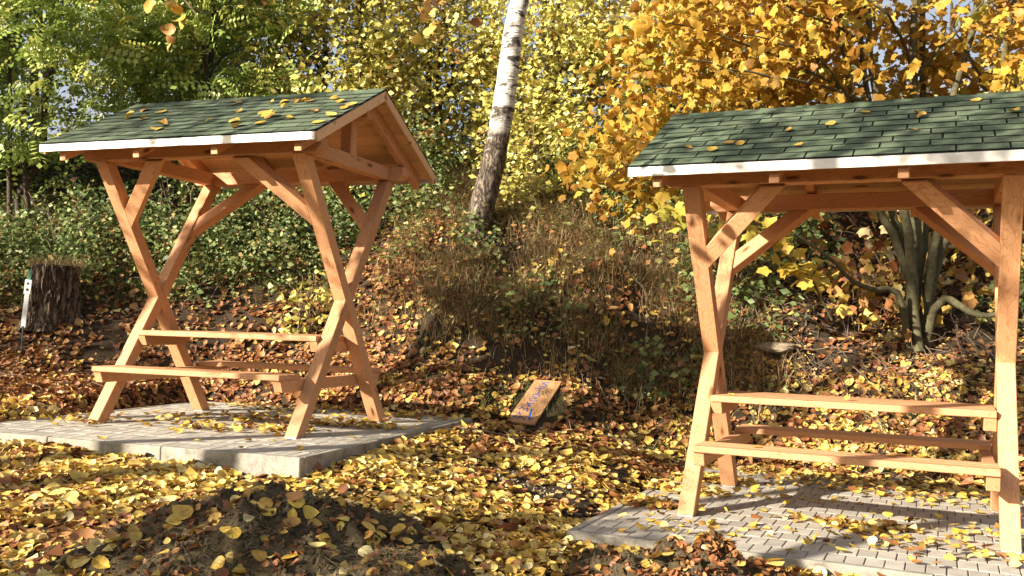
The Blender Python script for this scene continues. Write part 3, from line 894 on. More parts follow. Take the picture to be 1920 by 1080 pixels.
# ------------------------------------------------------------------ tubes / plants
def tube(paths, sides=6, wob=0):
    """paths: list of (points, radii) -> V, loops, starts, totals"""
    Vs, Fs, off = [], [], 0
    for pts, rad in paths:
        pts = np.asarray(pts, float); rad = np.asarray(rad, float); n = len(pts)
        tg = np.gradient(pts, axis=0); tg /= np.linalg.norm(tg, axis=1, keepdims=True) + 1e-9
        ref = np.array([0, 1., 0]) if abs(tg[0, 1]) < .9 else np.array([1., 0, 0])
        a = np.cross(tg, ref); a /= np.linalg.norm(a, axis=1, keepdims=True) + 1e-9
        b = np.cross(tg, a)
        an = np.linspace(0, 2 * np.pi, sides, endpoint=False)
        rr = rad[:, None] * (1 + (rng.normal(0, wob, (n, sides)) if wob else 0))
        ring = pts[:, None] + rr[..., None] * (a[:, None] * np.cos(an)[None, :, None] + b[:, None] * np.sin(an)[None, :, None])
        Vs.append(ring.reshape(-1, 3))
        i = np.arange(n - 1)[:, None] * sides; j = np.arange(sides)[None]; jn = (j + 1) % sides
        Fs.append(np.stack([i + j, i + jn, i + sides + jn, i + sides + j], 2).reshape(-1, 4) + off)
        off += n * sides
    V = np.concatenate(Vs); F = np.concatenate(Fs)
    return V, F.ravel(), np.arange(len(F)) * 4, np.full(len(F), 4)
def tube_mesh(name, paths, sides=6, wob=0):
    return np_mesh(name, *tube(paths, sides, wob), smooth=True)
def bez(p0, p1, sag, n=6, jit=.02):
    p0, p1 = np.asarray(p0, float), np.asarray(p1, float)
    t = np.linspace(0, 1, n)[:, None]
    d = np.linalg.norm(p1 - p0)
    q = p0 + (p1 - p0) * t + np.array([0, 0, 1.]) * (sag * d * 4 * t * (1 - t))
    q[1:-1] += rng.normal(0, jit * d, (n - 2, 3))
    return q

def grow(stems, clusters, twig=.006, spread=1.0, rise=.10):
    """connect cluster centres to the stems; returns limb paths and (leaf base point, direction) of twigs"""
    nodes_ = [np.concatenate([np.asarray(s[0], float)])for s in stems]
    P_ = np.concatenate([s[0] for s in stems]); Rn = np.concatenate([s[1] for s in stems])
    limbs, ends = [], []
    order = np.argsort([np.min(np.linalg.norm(P_ - c, axis=1)) for c in clusters])
    for k in order:
        c = clusters[k]
        d = np.linalg.norm(P_ - c, axis=1) + 1.4 * np.maximum(0, P_[:, 2] - c[2] + .1)
        j = int(np.argmin(d))
        ln = np.linalg.norm(P_[j] - c)
        n = max(4, int(ln / .18) + 2)
        q = bez(P_[j], c, rise * rng.uniform(-.3, 1.2), n, .035)
        r0 = min(Rn[j] * .7, .008 + .016 * ln); r1 = twig * .6
        rad = np.linspace(r0, r1, n)
        limbs.append((q, rad)); ends.append((q, rad))
        P_ = np.concatenate([P_, q[1:]]); Rn = np.concatenate([Rn, rad[1:]])
    return limbs, ends

def leaf_cloud(name, centers, per, sig, tmpls, size, up=(0, 0, 1), upw=.6, out=None, vfun=None, szvar=.3, val=None, elong=None):
    n = len(centers) * per
    c = np.repeat(np.asarray(centers), per, 0)
    off = rng.normal(0, 1, (n, 3)) * sig
    if elong is not None: off += np.repeat(elong, per, 0) * rng.uniform(-.6, .6, (n, 1))
    pos = c + off
    nz = rng.normal(0, 1, (n, 3)) * (1 - upw) + np.array(up) * upw
    R = rots(n, nz)
    sc = size * np.clip(rng.normal(1, szvar, n), .45, 1.8)
    v = np.clip(np.repeat(rng.normal(.5, .2, len(centers)), per) + rng.normal(0, .2, n), 0, 1) if val is None else val(pos)
    g = rng.integers(0, len(tmpls), n)
    return scatter(name, [(tmpls[k], pos[g == k], R[g == k], sc[g == k], v[g == k]) for k in range(len(tmpls))])

def tree(name, label, cat, group, stems, clusters, per, sig, tmpls, size, leafm, barkm, upw=.5, rise=.1, twig=.006, sides=6, szvar=.3, val=None, wob=.03, crown='crown', trunk='trunk', up=(0, 0, 1)):
    base = Vector(stems[0][0][0])
    root = put(name, None, label=label, cat=cat, group=group); root.location = base
    sh = np.array(base)
    for st_ in stems:
        pts, rad = st_[:2]; tn = st_[2] if len(st_) > 2 else trunk
        put(tn, tube_mesh(tn, [(np.asarray(pts) - sh, rad)], max(sides, 8), wob), M[barkm], root)
    limbs, ends = grow(stems, clusters, twig, rise=rise)
    put('limbs', tube_mesh('limbs', [(q - sh, r) for q, r in limbs], sides), M[barkm], root, kind='stuff')
    el = np.array([(q[-1] - q[max(0, len(q) - 4)]) for q, r in ends])
    cen = np.array([q[-1] for q, r in ends])
    me = leaf_cloud(crown, cen - sh, per, sig, tmpls, size, up=up, upw=upw, szvar=szvar, val=(lambda pos: val(pos + sh)) if val else None, elong=el * .8)
    put(crown, me, M[leafm], root)
    return root
def stem_path(p0, p1, n=9, bend=.03, r0=.08, r1=.03, sag=0):
    q = bez(p0, p1, sag, n, bend)
    return (q, np.linspace(r0, r1, n))
def blob(n, c, r, holes=.0, zmin=None):
    out = []
    while len(out) < n:
        v = rng.uniform(-1, 1, 3)
        if np.linalg.norm(v) > 1: continue
        if np.linalg.norm(v) < .35 and rng.random() < .5: continue
        p = np.array(c) + v * np.array(r)
        if holes and fbm(np.array([p[0] * .9]), np.array([p[2] * .9 + p[1] * .35]), 2)[0] < -1 + holes * 1.4: continue
        if zmin is not None and p[2] < zmin + gz(p[0], p[1]): continue
        out.append(p)
    return np.array(out)

# ---- birch
bp = [at(px, py, Y) for px, py, Y in ((882, 492, 11.95), (886, 470, 12.0), (897, 420, 12.0), (908, 370, 12.0), (926, 300, 12.0), (937, 240, 12.0), (947, 180, 12.0), (955, 120, 12.0), (963, 60, 12.0), (974, 0, 12.0))]
br = [.215, .18, .165, .16, .152, .146, .138, .131, .125, .120]
bp = [np.array(v) for v in bp]
top = bp[-1]
for k in range(1, 8):
    bp.append(top + np.array([.12 * k, .02 * k, .75 * k])); br.append(.120 * (1 - k / 8.5))
tt_ = np.linspace(0, len(bp) - 1, 46); ia = np.arange(len(bp))
bpA = np.stack([np.interp(tt_, ia, np.array(bp)[:, i]) for i in range(3)], 1); brA = np.interp(tt_, ia, br)
tree('birch_tree', 'leaning birch with white bark above a dark rugged base', 'tree', None, [(bpA, brA)],
     blob(70, (.9, 12.3, 9.0), (2.2, 2.0, 2.4)), 34, .24, SMALL, .06, 'lime', 'birch', upw=.3, sides=14, wob=.035)

# ---- robinia at the left
def simple_stems(x, y, n, h, r, lean=.25, fan=.4):
    S = []
    for k in range(n):
        z = gz(x, y)
        bx = x + rng.normal(0, .12 if n > 1 else 0); by = y + rng.normal(0, .12 if n > 1 else 0)
        S.append(stem_path((bx, by, gz(bx, by) - .1), (bx + rng.normal(0, fan), by + rng.normal(0, fan), z + h * rng.uniform(.8, 1.05)), 10, .012, r * rng.uniform(.7, 1.1), r * .3))
    return S
robs = [(-6.6, 12.6, 3, 'bushy green robinia beside the tree stump with light leaf sprays', 5.0, (1.7, 1.2, 2.0)),
        (-4.3, 13.6, 2, 'green robinia rising behind the roof of the raised-pad shelter', 5.1, (1.5, 1.2, 2.0)),
        (-8.6, 13.4, 2, 'green robinia at the end of the row, beyond the stump', 5.0, (1.8, 1.3, 2.2)),
        (-5.5, 15.6, 2, 'tall robinia in the second row above the ivy bank', 6.2, (1.8, 1.2, 1.8))]
for x, y, n, lb, zc, r in robs:
    cl = blob(150, (x, y - .2, zc), r, .25)
    tree('robinia_tree', lb, 'tree', 'robinias on the bank', simple_stems(x, y, n, 5.5, .05), cl, 12, .17, PIN, .40, 'robinia', 'bark', upw=.58, rise=.18, up=(-.65, -.45, .65))
# ---- yellow-green limes / hazels in the middle
lims = [(-2.7, 13.9, 'yellow-green lime sapling behind the raised-pad shelter gable', 4.7, (1.3, .9, 2.3), 230),
        (-1.3, 14.6, 'dense yellow-green lime to one side of the birch trunk, gable side', 5.0, (1.3, 1.0, 2.5), 240),
        (.55, 14.2, 'yellow-green lime bush directly behind the leaning birch', 4.6, (1.2, .9, 2.2), 220),
        (1.9, 14.4, 'golden-green lime between the birch and the orange maple', 4.8, (1.3, 1.0, 2.3), 230),
        (6.7, 14.4, 'low lime bush past the maple on the upper bank', 3.7, (1.3, .9, 1.1), 90),
        (9.0, 13.6, 'outermost lime bush at the maple end of the bank', 3.9, (1.4, 1.0, 1.6), 110),
        (3.6, 15.2, 'pale lime standing behind the orange maple', 4.8, (1.4, 1.0, 1.9), 90)]
for x, y, lb, zc, r, nc in lims:
    tree('lime_tree', lb, 'tree', 'limes on the bank', simple_stems(x, y, 4, 4.8, .05, fan=.5), blob(nc, (x, y - .3, zc), r, .12, zmin=.1), 46, .19, SMALL, .088, 'lime', 'bark', upw=.48, rise=.1, up=(-.75, -.5, .5))
# ---- dark wood behind
darks = [(-9.5, 18.5, 6.5), (-6.8, 19.2, 5.6), (-2.2, 19.6, 5.0), (.6, 19.0, 4.6), (2.9, 19.6, 4.2), (6.2, 19.5, 4.2), (9.5, 18.5, 4.6), (-12.5, 16.5, 6.5)]
dlab = ['tall dark tree filling the gap beyond the outermost robinia', 'dark tree seen through the robinia leaves', 'dark tree behind the limes near the gable', 'dark low tree behind the birch', 'dark low tree behind the golden-green lime', 'dark tree far behind the maple stems', 'dark tree beyond the maple crown', 'dark tree past the end of the robinia row']
for (x, y, zc), lb in zip(darks, dlab):
    tree('dark_tree', lb, 'tree', 'dark trees behind the bank', simple_stems(x, y, 2, zc, .1), blob(80, (x, y, zc - .6), (1.7, 1.0, zc - 2.7), .25), 30, .3, SMALL, .15, 'evergreen', 'bark', upw=.3)
# ---- orange maple
def pp(*a): return np.array([np.array(at(*q)) for q in a])
mb = np.array(at(1720, 575, 10.0)); mb[2] = gz(mb[0], mb[1]) - .05
def mstem(tops, r0, r1, dz=0):
    q = np.concatenate([[mb + rng.normal(0, .07, 3) * [1, 1, 0]], pp(*tops)])
    t = np.linspace(0, len(q) - 1, 14); i = np.arange(len(q))
    s = np.stack([np.interp(t, i, q[:, k]) for k in range(3)], 1)
    s[1:-1] = (s[:-2] + 2 * s[1:-1] + s[2:]) / 4
    s[2:-1] += rng.normal(0, .012, s[2:-1].shape)
    return (s, np.linspace(r0, r1, 14))
mst = [mstem([(1700, 480, 10), (1650, 400, 10), (1600, 180, 9.9), (1570, 20, 9.8), (1540, -200, 9.7)], .055, .03),
       mstem([(1705, 480, 10.1), (1675, 400, 10.1), (1622, 180, 10.2), (1605, -50, 10.3)], .05, .025),
       mstem([(1715, 480, 9.9), (1690, 390, 9.9), (1640, 180, 9.9), (1628, 20, 9.9), (1600, -250, 9.9)], .058, .03),
       mstem([(1725, 470, 10.1), (1715, 380, 10.1), (1712, 170, 10.1), (1714, 50, 10.1), (1735, -250, 10.1)], .06, .032),
       mstem([(1735, 470, 10.3), (1735, 380, 10.3), (1732, 180, 10.4), (1728, 60, 10.4), (1745, -150, 10.4)], .045, .03),
       mstem([(1750, 470, 10), (1765, 390, 10), (1792, 170, 10), (1822, 50, 10), (1860, -150, 9.9)], .06, .03),
       mstem([(1760, 480, 10.2), (1800, 390, 10.2), (1880, 160, 10.1), (1890, 40, 10.0), (1930, -120, 10)], .05, .028),
       mstem([(1690, 540, 9.8), (1640, 545, 9.7), (1590, 520, 9.6), (1540, 470, 9.5), (1490, 440, 9.4)], .04, .012),
       mstem([(1760, 545, 9.8), (1800, 575, 9.6), (1850, 600, 9.5), (1900, 570, 9.4), (1960, 500, 9.3)], .05, .015)]
def mlimb(path, r0, r1):
    q = pp(*path); t = np.linspace(0, len(q) - 1, 12); i = np.arange(len(q))
    s_ = np.stack([np.interp(t, i, q[:, k]) for k in range(3)], 1)
    s_[1:-1] = (s_[:-2] + 2 * s_[1:-1] + s_[2:]) / 4
    s_[1:-1] += rng.normal(0, .012, s_[1:-1].shape)
    return (s_, np.linspace(r0, r1, 12), 'limb')
mst += [mlimb([(1632, 200, 9.9), (1560, 160, 9.6), (1430, 142, 9.3), (1290, 112, 9.1)], .022, .007),
        mlimb([(1600, 200, 9.9), (1540, 105, 9.5), (1460, 80, 9.3), (1380, 62, 9.1)], .018, .006),
        mlimb([(1635, 90, 9.9), (1570, 45, 9.4), (1480, 15, 9.2), (1440, -20, 9.1)], .018, .007),
        mlimb([(1714, 135, 10.1), (1690, 70, 9.6), (1660, 25, 9.3), (1610, -15, 9.2)], .022, .009),
        mlimb([(1714, 150, 10.1), (1770, 80, 9.7), (1830, 20, 9.4), (1870, -40, 9.3)], .02, .008),
        mlimb([(1850, 170, 10.1), (1820, 110, 9.7), (1800, 70, 9.4), (1790, 40, 9.3)], .018, .007),
        mlimb([(1622, 195, 10.1), (1500, 120, 9.8), (1330, 60, 9.6), (1240, 40, 9.5)], .018, .006),
        mlimb([(1640, 215, 9.9), (1400, 225, 9.7), (1250, 265, 9.6), (1120, 345, 9.6)], .02, .006)]
cl = []
def px_cluster(n, x0, x1, y0, y1, Y0, Y1):
    for k in range(n):
        Y = rng.uniform(Y0, Y1); cl.append(np.array(at(rng.uniform(x0, x1), rng.uniform(y0, y1), Y)))
px_cluster(70, 1260, 1960, -60, 190, 10.2, 11.6)
px_cluster(22, 1260, 1960, -60, 150, 9.0, 9.8)
px_cluster(75, 1230, 1600, -40, 225, 9.8, 11.4)
px_cluster(20, 1130, 1290, 60, 330, 9.8, 11.2)
px_cluster(10, 1080, 1240, 300, 380, 9.4, 10.4)
px_cluster(60, 1180, 2150, -500, -40, 8.8, 11.4)
px_cluster(40, 1900, 2200, -50, 250, 9.0, 11.5)
tree('maple_tree', 'orange-gold maple with many olive stems from one base on the bank', 'tree', None, mst, np.array(cl), 34, .19, MAP, .097, 'maple', 'maplebark', upw=.5, rise=.06, twig=.007, sides=6, szvar=.25, up=(-.45, -.5, .7))
# low twigs with single yellow-green maple leaves
def low_branch(label, path, n, vlo, vhi, size=.13, extra=None):
    q = pp(*path); t = np.linspace(0, len(q) - 1, 10); i = np.arange(len(q))
    s = np.stack([np.interp(t, i, q[:, k]) for k in range(3)], 1)
    root = put('maple_sapling', None, label=label, cat='sapling', group='maple saplings on the bank'); root.location = s[0]
    put('stem', tube_mesh('stem', [(s - s[0], np.linspace(.014, .004, 10))], 6), M['maplebark'], root)
    k = rng.integers(3, 10, n); pos = s[k] + rng.normal(0, .10, (n, 3)) - s[0]
    nz = rng.normal(0, .5, (n, 3)) + [0, -.35, .8]; R = rots(n, nz); g = rng.integers(0, 4, n)
    sc = rng.uniform(.75, 1.2, n) * size; v = rng.uniform(vlo, vhi, n)
    me = scatter('foliage', [(MAP[j], pos[g == j], R[g == j], sc[g == j], v[g == j]) for j in range(4)])
    put('foliage', me, M['maple'], root)
def gp(px, py, Y):
    v = np.array(at(px, py, Y)); return (px, py, Y)
low_branch('yellow maple sapling framed by the low-pad shelter opening', [(1560, 600, 9.3), (1520, 520, 9.2), (1450, 460, 9.0), (1410, 430, 8.9)], 60, .78, .97)
low_branch('green-yellow maple sapling beside the front post of the low-pad shelter', [(1360, 520, 9.6), (1320, 430, 9.3), (1275, 395, 9.1), (1250, 400, 9.0)], 30, .93, 1.0, .14)

# ---- small shrubs and brambles on the bank
def shrub(label, x, y, r, h, n, per, tm, size, mat, bark='twig', sig=.12, group='brambles on the bank', name='bramble_bush', upw=.45):
    z = gz(x, y); S = []
    for k in range(5):
        a = rng.uniform(0, 6.28); d = rng.uniform(.3, .8) * r
        S.append(stem_path((x + rng.normal(0, .08), y + rng.normal(0, .08), z - .05), (x + math.cos(a) * d, y + math.sin(a) * d * .7, z + h * rng.uniform(.6, 1)), 7, .04, .012, .005, .1))
    cl = []
    for k in range(n):
        a = rng.uniform(0, 6.28); q = math.sqrt(rng.random()); px, py = x + math.cos(a) * q * r, y + math.sin(a) * q * r * .75
        cl.append((px, py, gz(px, py) + rng.uniform(.03, 1) * h * math.sqrt(max(.05, 1 - q * q * .9))))
    tree(name, label, 'bush', group, S, np.array(cl), per, sig, tm, size, mat, bark, upw=upw, rise=.15, twig=.004, sides=4, crown='foliage', trunk='stem', up=(-.5, -.45, .75))
shrub('ivy-green bush behind the tree stump', -5.6, 11.9, 1.0, .9, 80, 44, SMALL, .062, 'bramble')
shrub('low green bramble above the stump on the bank', -6.9, 11.6, 1.1, .9, 70, 44, SMALL, .062, 'bramble')
shrub('lush green bush under the robinias behind the raised-pad shelter', -4.2, 12.2, 1.2, 1.1, 110, 46, SMALL, .062, 'bramble')
shrub('wide green bramble seen through the raised-pad shelter frame', -2.9, 12.3, 1.1, .95, 90, 46, SMALL, .06, 'bramble')
shrub('mixed green and brown bush behind the gable of the raised-pad shelter', -1.7, 12.8, .9, 1.2, 80, 34, SMALL, .07, 'bramble')
shrub('yellowing bush at the foot of the limes beside the birch', .3, 13.0, .9, 1.2, 70, 34, SMALL, .075, 'lime', group='yellowing bushes')
shrub('dark green bramble between the birch and the maple', 1.5, 12.9, 1.0, 1.0, 80, 44, SMALL, .062, 'bramble')
shrub('small bramble growing in the dry grass of the bank', 1.5, 9.9, .45, .3, 26, 14, SMALL, .07, 'bramble')
shrub('low bramble in the dry grass below the birch', .2, 10.6, .5, .3, 26, 14, SMALL, .065, 'bramble')
shrub('bramble patch at the birch base', -.5, 11.6, .4, .3, 24, 14, SMALL, .07, 'bramble')
shrub('bright yellow-green sapling inside the raised-pad shelter view', -2.35, 10.9, .28, .75, 20, 9, SMALL, .10, 'lime', name='lime_sapling', group='saplings')
shrub('dark bramble under the low-pad shelter roof by the maple base', 5.7, 10.2, .8, .6, 50, 24, SMALL, .07, 'bramble')
shrub('withered large-leaved bush behind the maple base', 4.4, 10.9, 1.3, 1.3, 70, 12, MAP, .11, 'litter', name='withered_bush', group='withered bushes')
shrub('withered bush behind the front posts of the low-pad shelter', 2.9, 11.0, 1.0, 1.1, 60, 18, SMALL, .09, 'bramble', name='withered_bush', group='withered bushes')

# ---- grass and fibres (stuff)
def blades(name, X, Y, hgt, wid, lean, mat, label, val=None, zoff=-.01, zf=None):
    n = len(X); Z = (ground(X, Y) if zf is None else zf(X, Y)) + zoff
    a = rng.uniform(0, 2 * np.pi, n); h = hgt * rng.uniform(.45, 1.3, n); l = lean * h * rng.uniform(.3, 1.6, n)
    dx, dy = np.cos(a), np.sin(a)
    sx, sy = -dy * wid, dx * wid
    P0 = np.stack([X, Y, Z], 1)
    def pt(t, w, s): return P0 + np.stack([dx * l * t * t + s * sx * w, dy * l * t * t + s * sy * w, h * (t - .35 * t * t * (l / h))], 1)
    V = np.stack([pt(0, 1, 1), pt(0, 1, -1), pt(.5, .8, 1), pt(.5, .8, -1), pt(.85, .5, 1), pt(.85, .5, -1), pt(1.08, 0, 0)], 1).reshape(-1, 3)
    b = (np.arange(n) * 7)[:, None]
    lp = (b + np.array([0, 1, 3, 2, 2, 3, 5, 4, 4, 5, 6])).ravel()
    tot = np.tile([4, 4, 3], n); st = np.concatenate([[0], np.cumsum(tot)[:-1]])
    v = np.repeat(rng.random(n) if val is None else val, 3)
    put(name, np_mesh(name, V, lp, st, tot, v), M[mat], label=label, cat='grass', kind='stuff')
def pts_in(n, x0, x1, t0, t1, dens=None):
    X = rng.uniform(x0, x1, n); t = rng.uniform(t0, t1, n); Y = np.interp(X, TX, TY) + t
    # clump
    k = fbm(X * 2.2 + 5, Y * 2.2, 3) + rng.normal(0, .35, n) > -.25
    if dens is not None: k &= rng.random(n) < dens(X, t)
    return X[k], Y[k]
X, Y = pts_in(42000, -1.9, 3.1, .75, 4.0, lambda X, t: sm(-1.9, -.9, X) * sm(3.1, 2.2, X) * sm(.6, 1.3, t))
blades('dry_grass', X, Y, .30, .0034, 1.0, 'drygrass', 'dry straw-coloured grass covering the middle of the bank')
X, Y = pts_in(9000, -8.5, -2.4, 1.2, 3.2); blades('green_grass', X, Y, .22, .004, .9, 'greengrass', 'dark green grass on the bank near the stump')
X, Y = pts_in(2600, 2.2, 5.0, .1, 1.0, lambda X, t: (fbm(X * 3, t * 3, 2) > .2) * 1.0); blades('green_grass', X, Y, .11, .003, .7, 'greengrass', 'small green grass tufts behind the low-pad benches')
X, Y = pts_in(5000, -1.2, 2.2, -.1, 1.0, lambda X, t: (fbm(X * 2.2, t * 3, 2) > .1) * 1.0); blades('green_grass', X, Y, .10, .003, .9, 'greengrass', 'thin green grass at the foot of the bank by the board')
def ground_leaves(name, n, x0, x1, t0, t1, size, mat, label, lift):
    X, Y = pts_in(n, x0, x1, t0, t1); m = len(X)
    pos = np.stack([X, Y, ground(X, Y) + rng.uniform(.01, lift, m)], 1)
    R = rots(m, rng.normal(0, .45, (m, 3)) + [0, -.2, 1]); g = rng.integers(0, 2, m); sc = size * rng.uniform(.6, 1.3, m); v = rng.random(m)
    put(name, scatter(name, [(SMALL[j], pos[g == j], R[g == j], sc[g == j], v[g == j]) for j in range(2)]), M[mat], label=label, cat='ivy', kind='stuff')
ground_leaves('ground_ivy', 24000, -10, -1.0, 2.1, 5.5, .075, 'bramble', 'ivy and brambles covering the upper bank under the robinias', .22)
ground_leaves('ground_ivy', 9000, -1.0, 4.0, 3.0, 5.5, .075, 'bramble', 'low green ivy on the upper bank under the limes', .2)
ground_leaves('ground_ivy', 2600, -1.6, 3.0, .9, 3.0, .065, 'bramble', 'scattered green ivy leaves among the dry grass', .16)
# root fibres and dead grass on the mounds
X, Y = [], []
for i in range(3):
    cx, cy, rx, ry, h, a = MOUNDS[i]; n = [11000, 2600, 1500][i]
    X.append(cx + rng.normal(0, .42, n) * rx); Y.append(cy + rng.normal(-.15, .38, n) * ry)
X, Y = np.concatenate(X), np.concatenate(Y)
mh = np.maximum.reduce([mound_h(i, X, Y) for i in range(3)])
k = (mh > .03) & (fbm(X * 5, Y * 5, 2) > -.1); X, Y = X[k], Y[k]
blades('root_fibres', X, Y, .055, .0016, 2.2, 'fibre', 'dead grass roots and fibres in the dug soil', zf=surf)
# crumbs of soil on the mounds
def stones(name, X, Y, s0, s1, mat, label, zf=surf):
    n = len(X)
    V = np.array([(1, 0, 0), (-1, 0, 0), (0, 1, 0), (0, -1, 0), (0, 0, .8), (0, 0, -.8)], float) * .5
    T = [Tmpl(V + rng.normal(0, .09, V.shape), [(0, 2, 4), (2, 1, 4), (1, 3, 4), (3, 0, 4), (2, 0, 5), (1, 2, 5), (3, 1, 5), (0, 3, 5)]) for k in range(4)]
    sc = s0 + (s1 - s0) * rng.random(n) ** 3; pos = np.stack([X, Y, zf(X, Y) + sc * .15], 1)
    R = rots(n, rng.normal(0, 1, (n, 3))); g = rng.integers(0, 4, n)
    me = scatter(name, [(T[j], pos[g == j], R[g == j], sc[g == j], np.zeros((g == j).sum())) for j in range(4)])
    put(name, me, M[mat], label=label, cat='gravel' if 'gravel' in name else 'soil', kind='stuff')
X, Y = [], []
for i in range(3):
    cx, cy, rx, ry, h, a = MOUNDS[i]; n = [3500, 1400, 1800][i]
    X.append(cx + rng.normal(0, .5, n) * rx); Y.append(cy + rng.normal(0, .5, n) * ry)
stones('soil_crumbs', np.concatenate(X), np.concatenate(Y), .006, .035, 'clod', 'loose crumbs of earth on and around the soil heaps')
w = pad_world(PADS[0], 1.52, -1.62); X, Y = w.x + rng.normal(0, .13, 420), w.y + rng.normal(-.06, .09, 420)
k = pad_dist(PADS[0], X, Y) > .01
stones('gravel', X[k], Y[k], .008, .03, 'gravel', 'grey gravel spilling out under the raised pad corner')
X, Y = .15 + rng.normal(0, .6, 900), 6.9 + rng.normal(0, .35, 900)
stones('gravel', X, Y, .006, .028, 'gravel', 'small grey stones in the bare patch between the pads')
# twigs lying about (stuff)
paths = []
for k in range(900):
    x = rng.uniform(-6.5, 6.5); t = rng.uniform(-1.0, 3.2); y = float(np.interp(x, TX, TY)) + t
    if k % 2 == 0: x, t = rng.uniform(2.2, 5.8), rng.uniform(1.0, 3.0); y = float(np.interp(x, TX, TY)) + t
    if any(pad_dist(p, np.array([x]), np.array([y]))[0] < .5 for p in PADS): continue
    a = rng.uniform(0, 6.28); l = rng.uniform(.15, .7); lift = abs(rng.normal(0, .16)) if t > .3 else .02
    x2, y2 = x + math.cos(a) * l, y + math.sin(a) * l
    paths.append((bez((x, y, gz(x, y) + .01), (x2, y2, gz(x2, y2) + .02 + lift), .06, 5, .04), np.linspace(rng.uniform(.003, .008), .002, 5)))
put('dead_twigs', tube_mesh('dead_twigs', paths, 4), M['twig'], label='dead twigs scattered over the leaf litter of the bank', cat='twigs', kind='stuff')

# ------------------------------------------------------------------ stump and metal stake
sb = np.array(at(96, 622, 10.9)); zb = gz(sb[0], sb[1])
H_ST = at(95, 498, 10.9).z - zb
root = put('tree_stump', None, label='old tree stump with cracked bark below the ivy bank', cat='stump'); root.location = (sb[0], sb[1], zb)
na, nh = 96, 40
V = []
for j in range(nh + 1):
    t = j / nh
    for i in range(na):
        a = 2 * math.pi * i / na
        r = .240 * (1 + (.35 + .28 * math.sin(4 * a + .6)) * (1 - t) ** 3.5 + .05 * math.sin(3 * a + 1) + .03 * math.sin(5 * a))
        rg = fbm(np.array([a * 7.0 + .6 * math.sin(t * 6)]), np.array([t * 3.2 + a]), 3)[0]
        r += .026 * (abs(rg) - .45) * 2.2
        V.append((r * math.cos(a), r * math.sin(a), -.12 + t * (H_ST + .12)))
F = [(j * na + i, j * na + (i + 1) % na, (j + 1) * na + (i + 1) % na, (j + 1) * na + i) for j in range(nh) for i in range(na)]
me = bpy.data.meshes.new('bark'); me.from_pydata(V, [], F); me.update(); put('bark', me, M['stumpbark'], root)
bm = bmesh.new()
rv = [[bm.verts.new((V[nh * na + i][0] * q, V[nh * na + i][1] * q, H_ST - .004 + .03 * (1 - q) * math.sin(i * .35) + .012 * math.sin(i * 1.3))) for i in range(na)] for q in (1.0, .66, .33)]
for a_, b_ in ((0, 1), (1, 2)):
    for i in range(na): bm.faces.new((rv[a_][i], rv[a_][(i + 1) % na], rv[b_][(i + 1) % na], rv[b_][i]))
bm.faces.new(rv[2])
me = bpy.data.meshes.new('cut_face'); bm.to_mesh(me); bm.free(); put('cut_face', me, plain('weathered_cut', (.20, .16, .08), .95, 0, 30, .5, .5), root)
n = 500; a = rng.uniform(0, 6.28, n); q = np.sqrt(rng.random(n)) * .3
X, Y = sb[0] + q * np.cos(a), sb[1] + q * np.sin(a) + .06
blades('dry_grass', X, Y, .16, .003, 1.1, 'drygrass', 'tuft of dry grass growing on top of the stump', zf=lambda X, Y: np.full_like(X, zb + H_ST - .01))

st0, st1, st2 = at(56, 510, 10.5), at(43, 614, 10.48), at(40, 657, 10.45)
zg = gz(st2.x, st2.y); k_ = min(0.0, 0)
root = put('metal_stake', None, label='thin galvanised metal stake leaning beside the stump', cat='stake'); root.location = st2
ax = (st0 - st1).normalized(); side = Vector((1, 0, 0)); side = (side - ax * side.dot(ax)).normalized(); nr = ax.cross(side)
def strap(name, p0, p1, w, th, mat):
    c = (p0 + p1) / 2; d = (p1 - p0).length
    s = (p1 - p0).normalized(); sd = (side - s * side.dot(s)).normalized(); z = s.cross(sd)
    me = prism_mesh(name, [(-d / 2, -w / 2), (d / 2, -w / 2), (d / 2, w / 2), (-d / 2, w / 2)], th, .002)
    m = Matrix((s, sd, z)).transposed().to_4x4(); m.translation = c - st2
    return put(name, me, M[mat], root, m)
l = (st0 - st1)
strap('blade', st1, st1 + l * .62, .055, .008, 'steel')
br_ = strap('bracket', st1 + l * .60, st1 + l * .86, .075, .016, 'drip')
strap('cap', st1 + l * .86, st0 + l * .04, .05, .01, 'greenpaint')
strap('spike', st2 - Vector((0, 0, .12)), st1 + l * .03, .018, .014, 'iron')
for t in (.68, .79):
    c = st1 + l * t - nr * .0 - st2
    bm = bmesh.new(); bmesh.ops.create_cone(bm, cap_ends=True, segments=14, radius1=.016, radius2=.016, depth=.019)
    me = bpy.data.meshes.new('hole'); bm.to_mesh(me); bm.free()
    mm = Matrix((side, ax, nr if nr.y < 0 else nr)).transposed().to_4x4(); mm.translation = c
    put('bolt_hole', me, M['iron'], root, mm)

# ------------------------------------------------------------------ lettered board
P0, bn = BP0, BN
def onb(px, py):
    d = ray(px, py); o = Vector((0, 0, CAM_H)); return o + d * (bn.dot(P0 - o) / bn.dot(d))
q = [onb(946.7, 788.9), onb(1004.4, 795.6), onb(1052.2, 714.4), onb(1004.4, 712.2)]
bc = sum(q, Vector()) / 4
by = ((q[3] - q[0]) + (q[2] - q[1])).normalized(); by = (by - bn * by.dot(bn)).normalized(); bx = by.cross(bn)
bw, bl = .30, .75
root = put('sign_board', None, label='plywood board with blue handwriting lying on the leafy bank', cat='board')
m = Matrix((bx, by, bn)).transposed().to_4x4(); m.translation = bc; root.matrix_basis = m
o = put('panel', prism_mesh('panel', [(-bl / 2, -bw / 2), (bl / 2, -bw / 2), (bl / 2, bw / 2), (-bl / 2, bw / 2)], .022, .002), M['sign_wood'], root, Matrix.Translation((0, 0, -.0112)) @ Matrix.Rotation(math.pi / 2, 4, 'Z'))
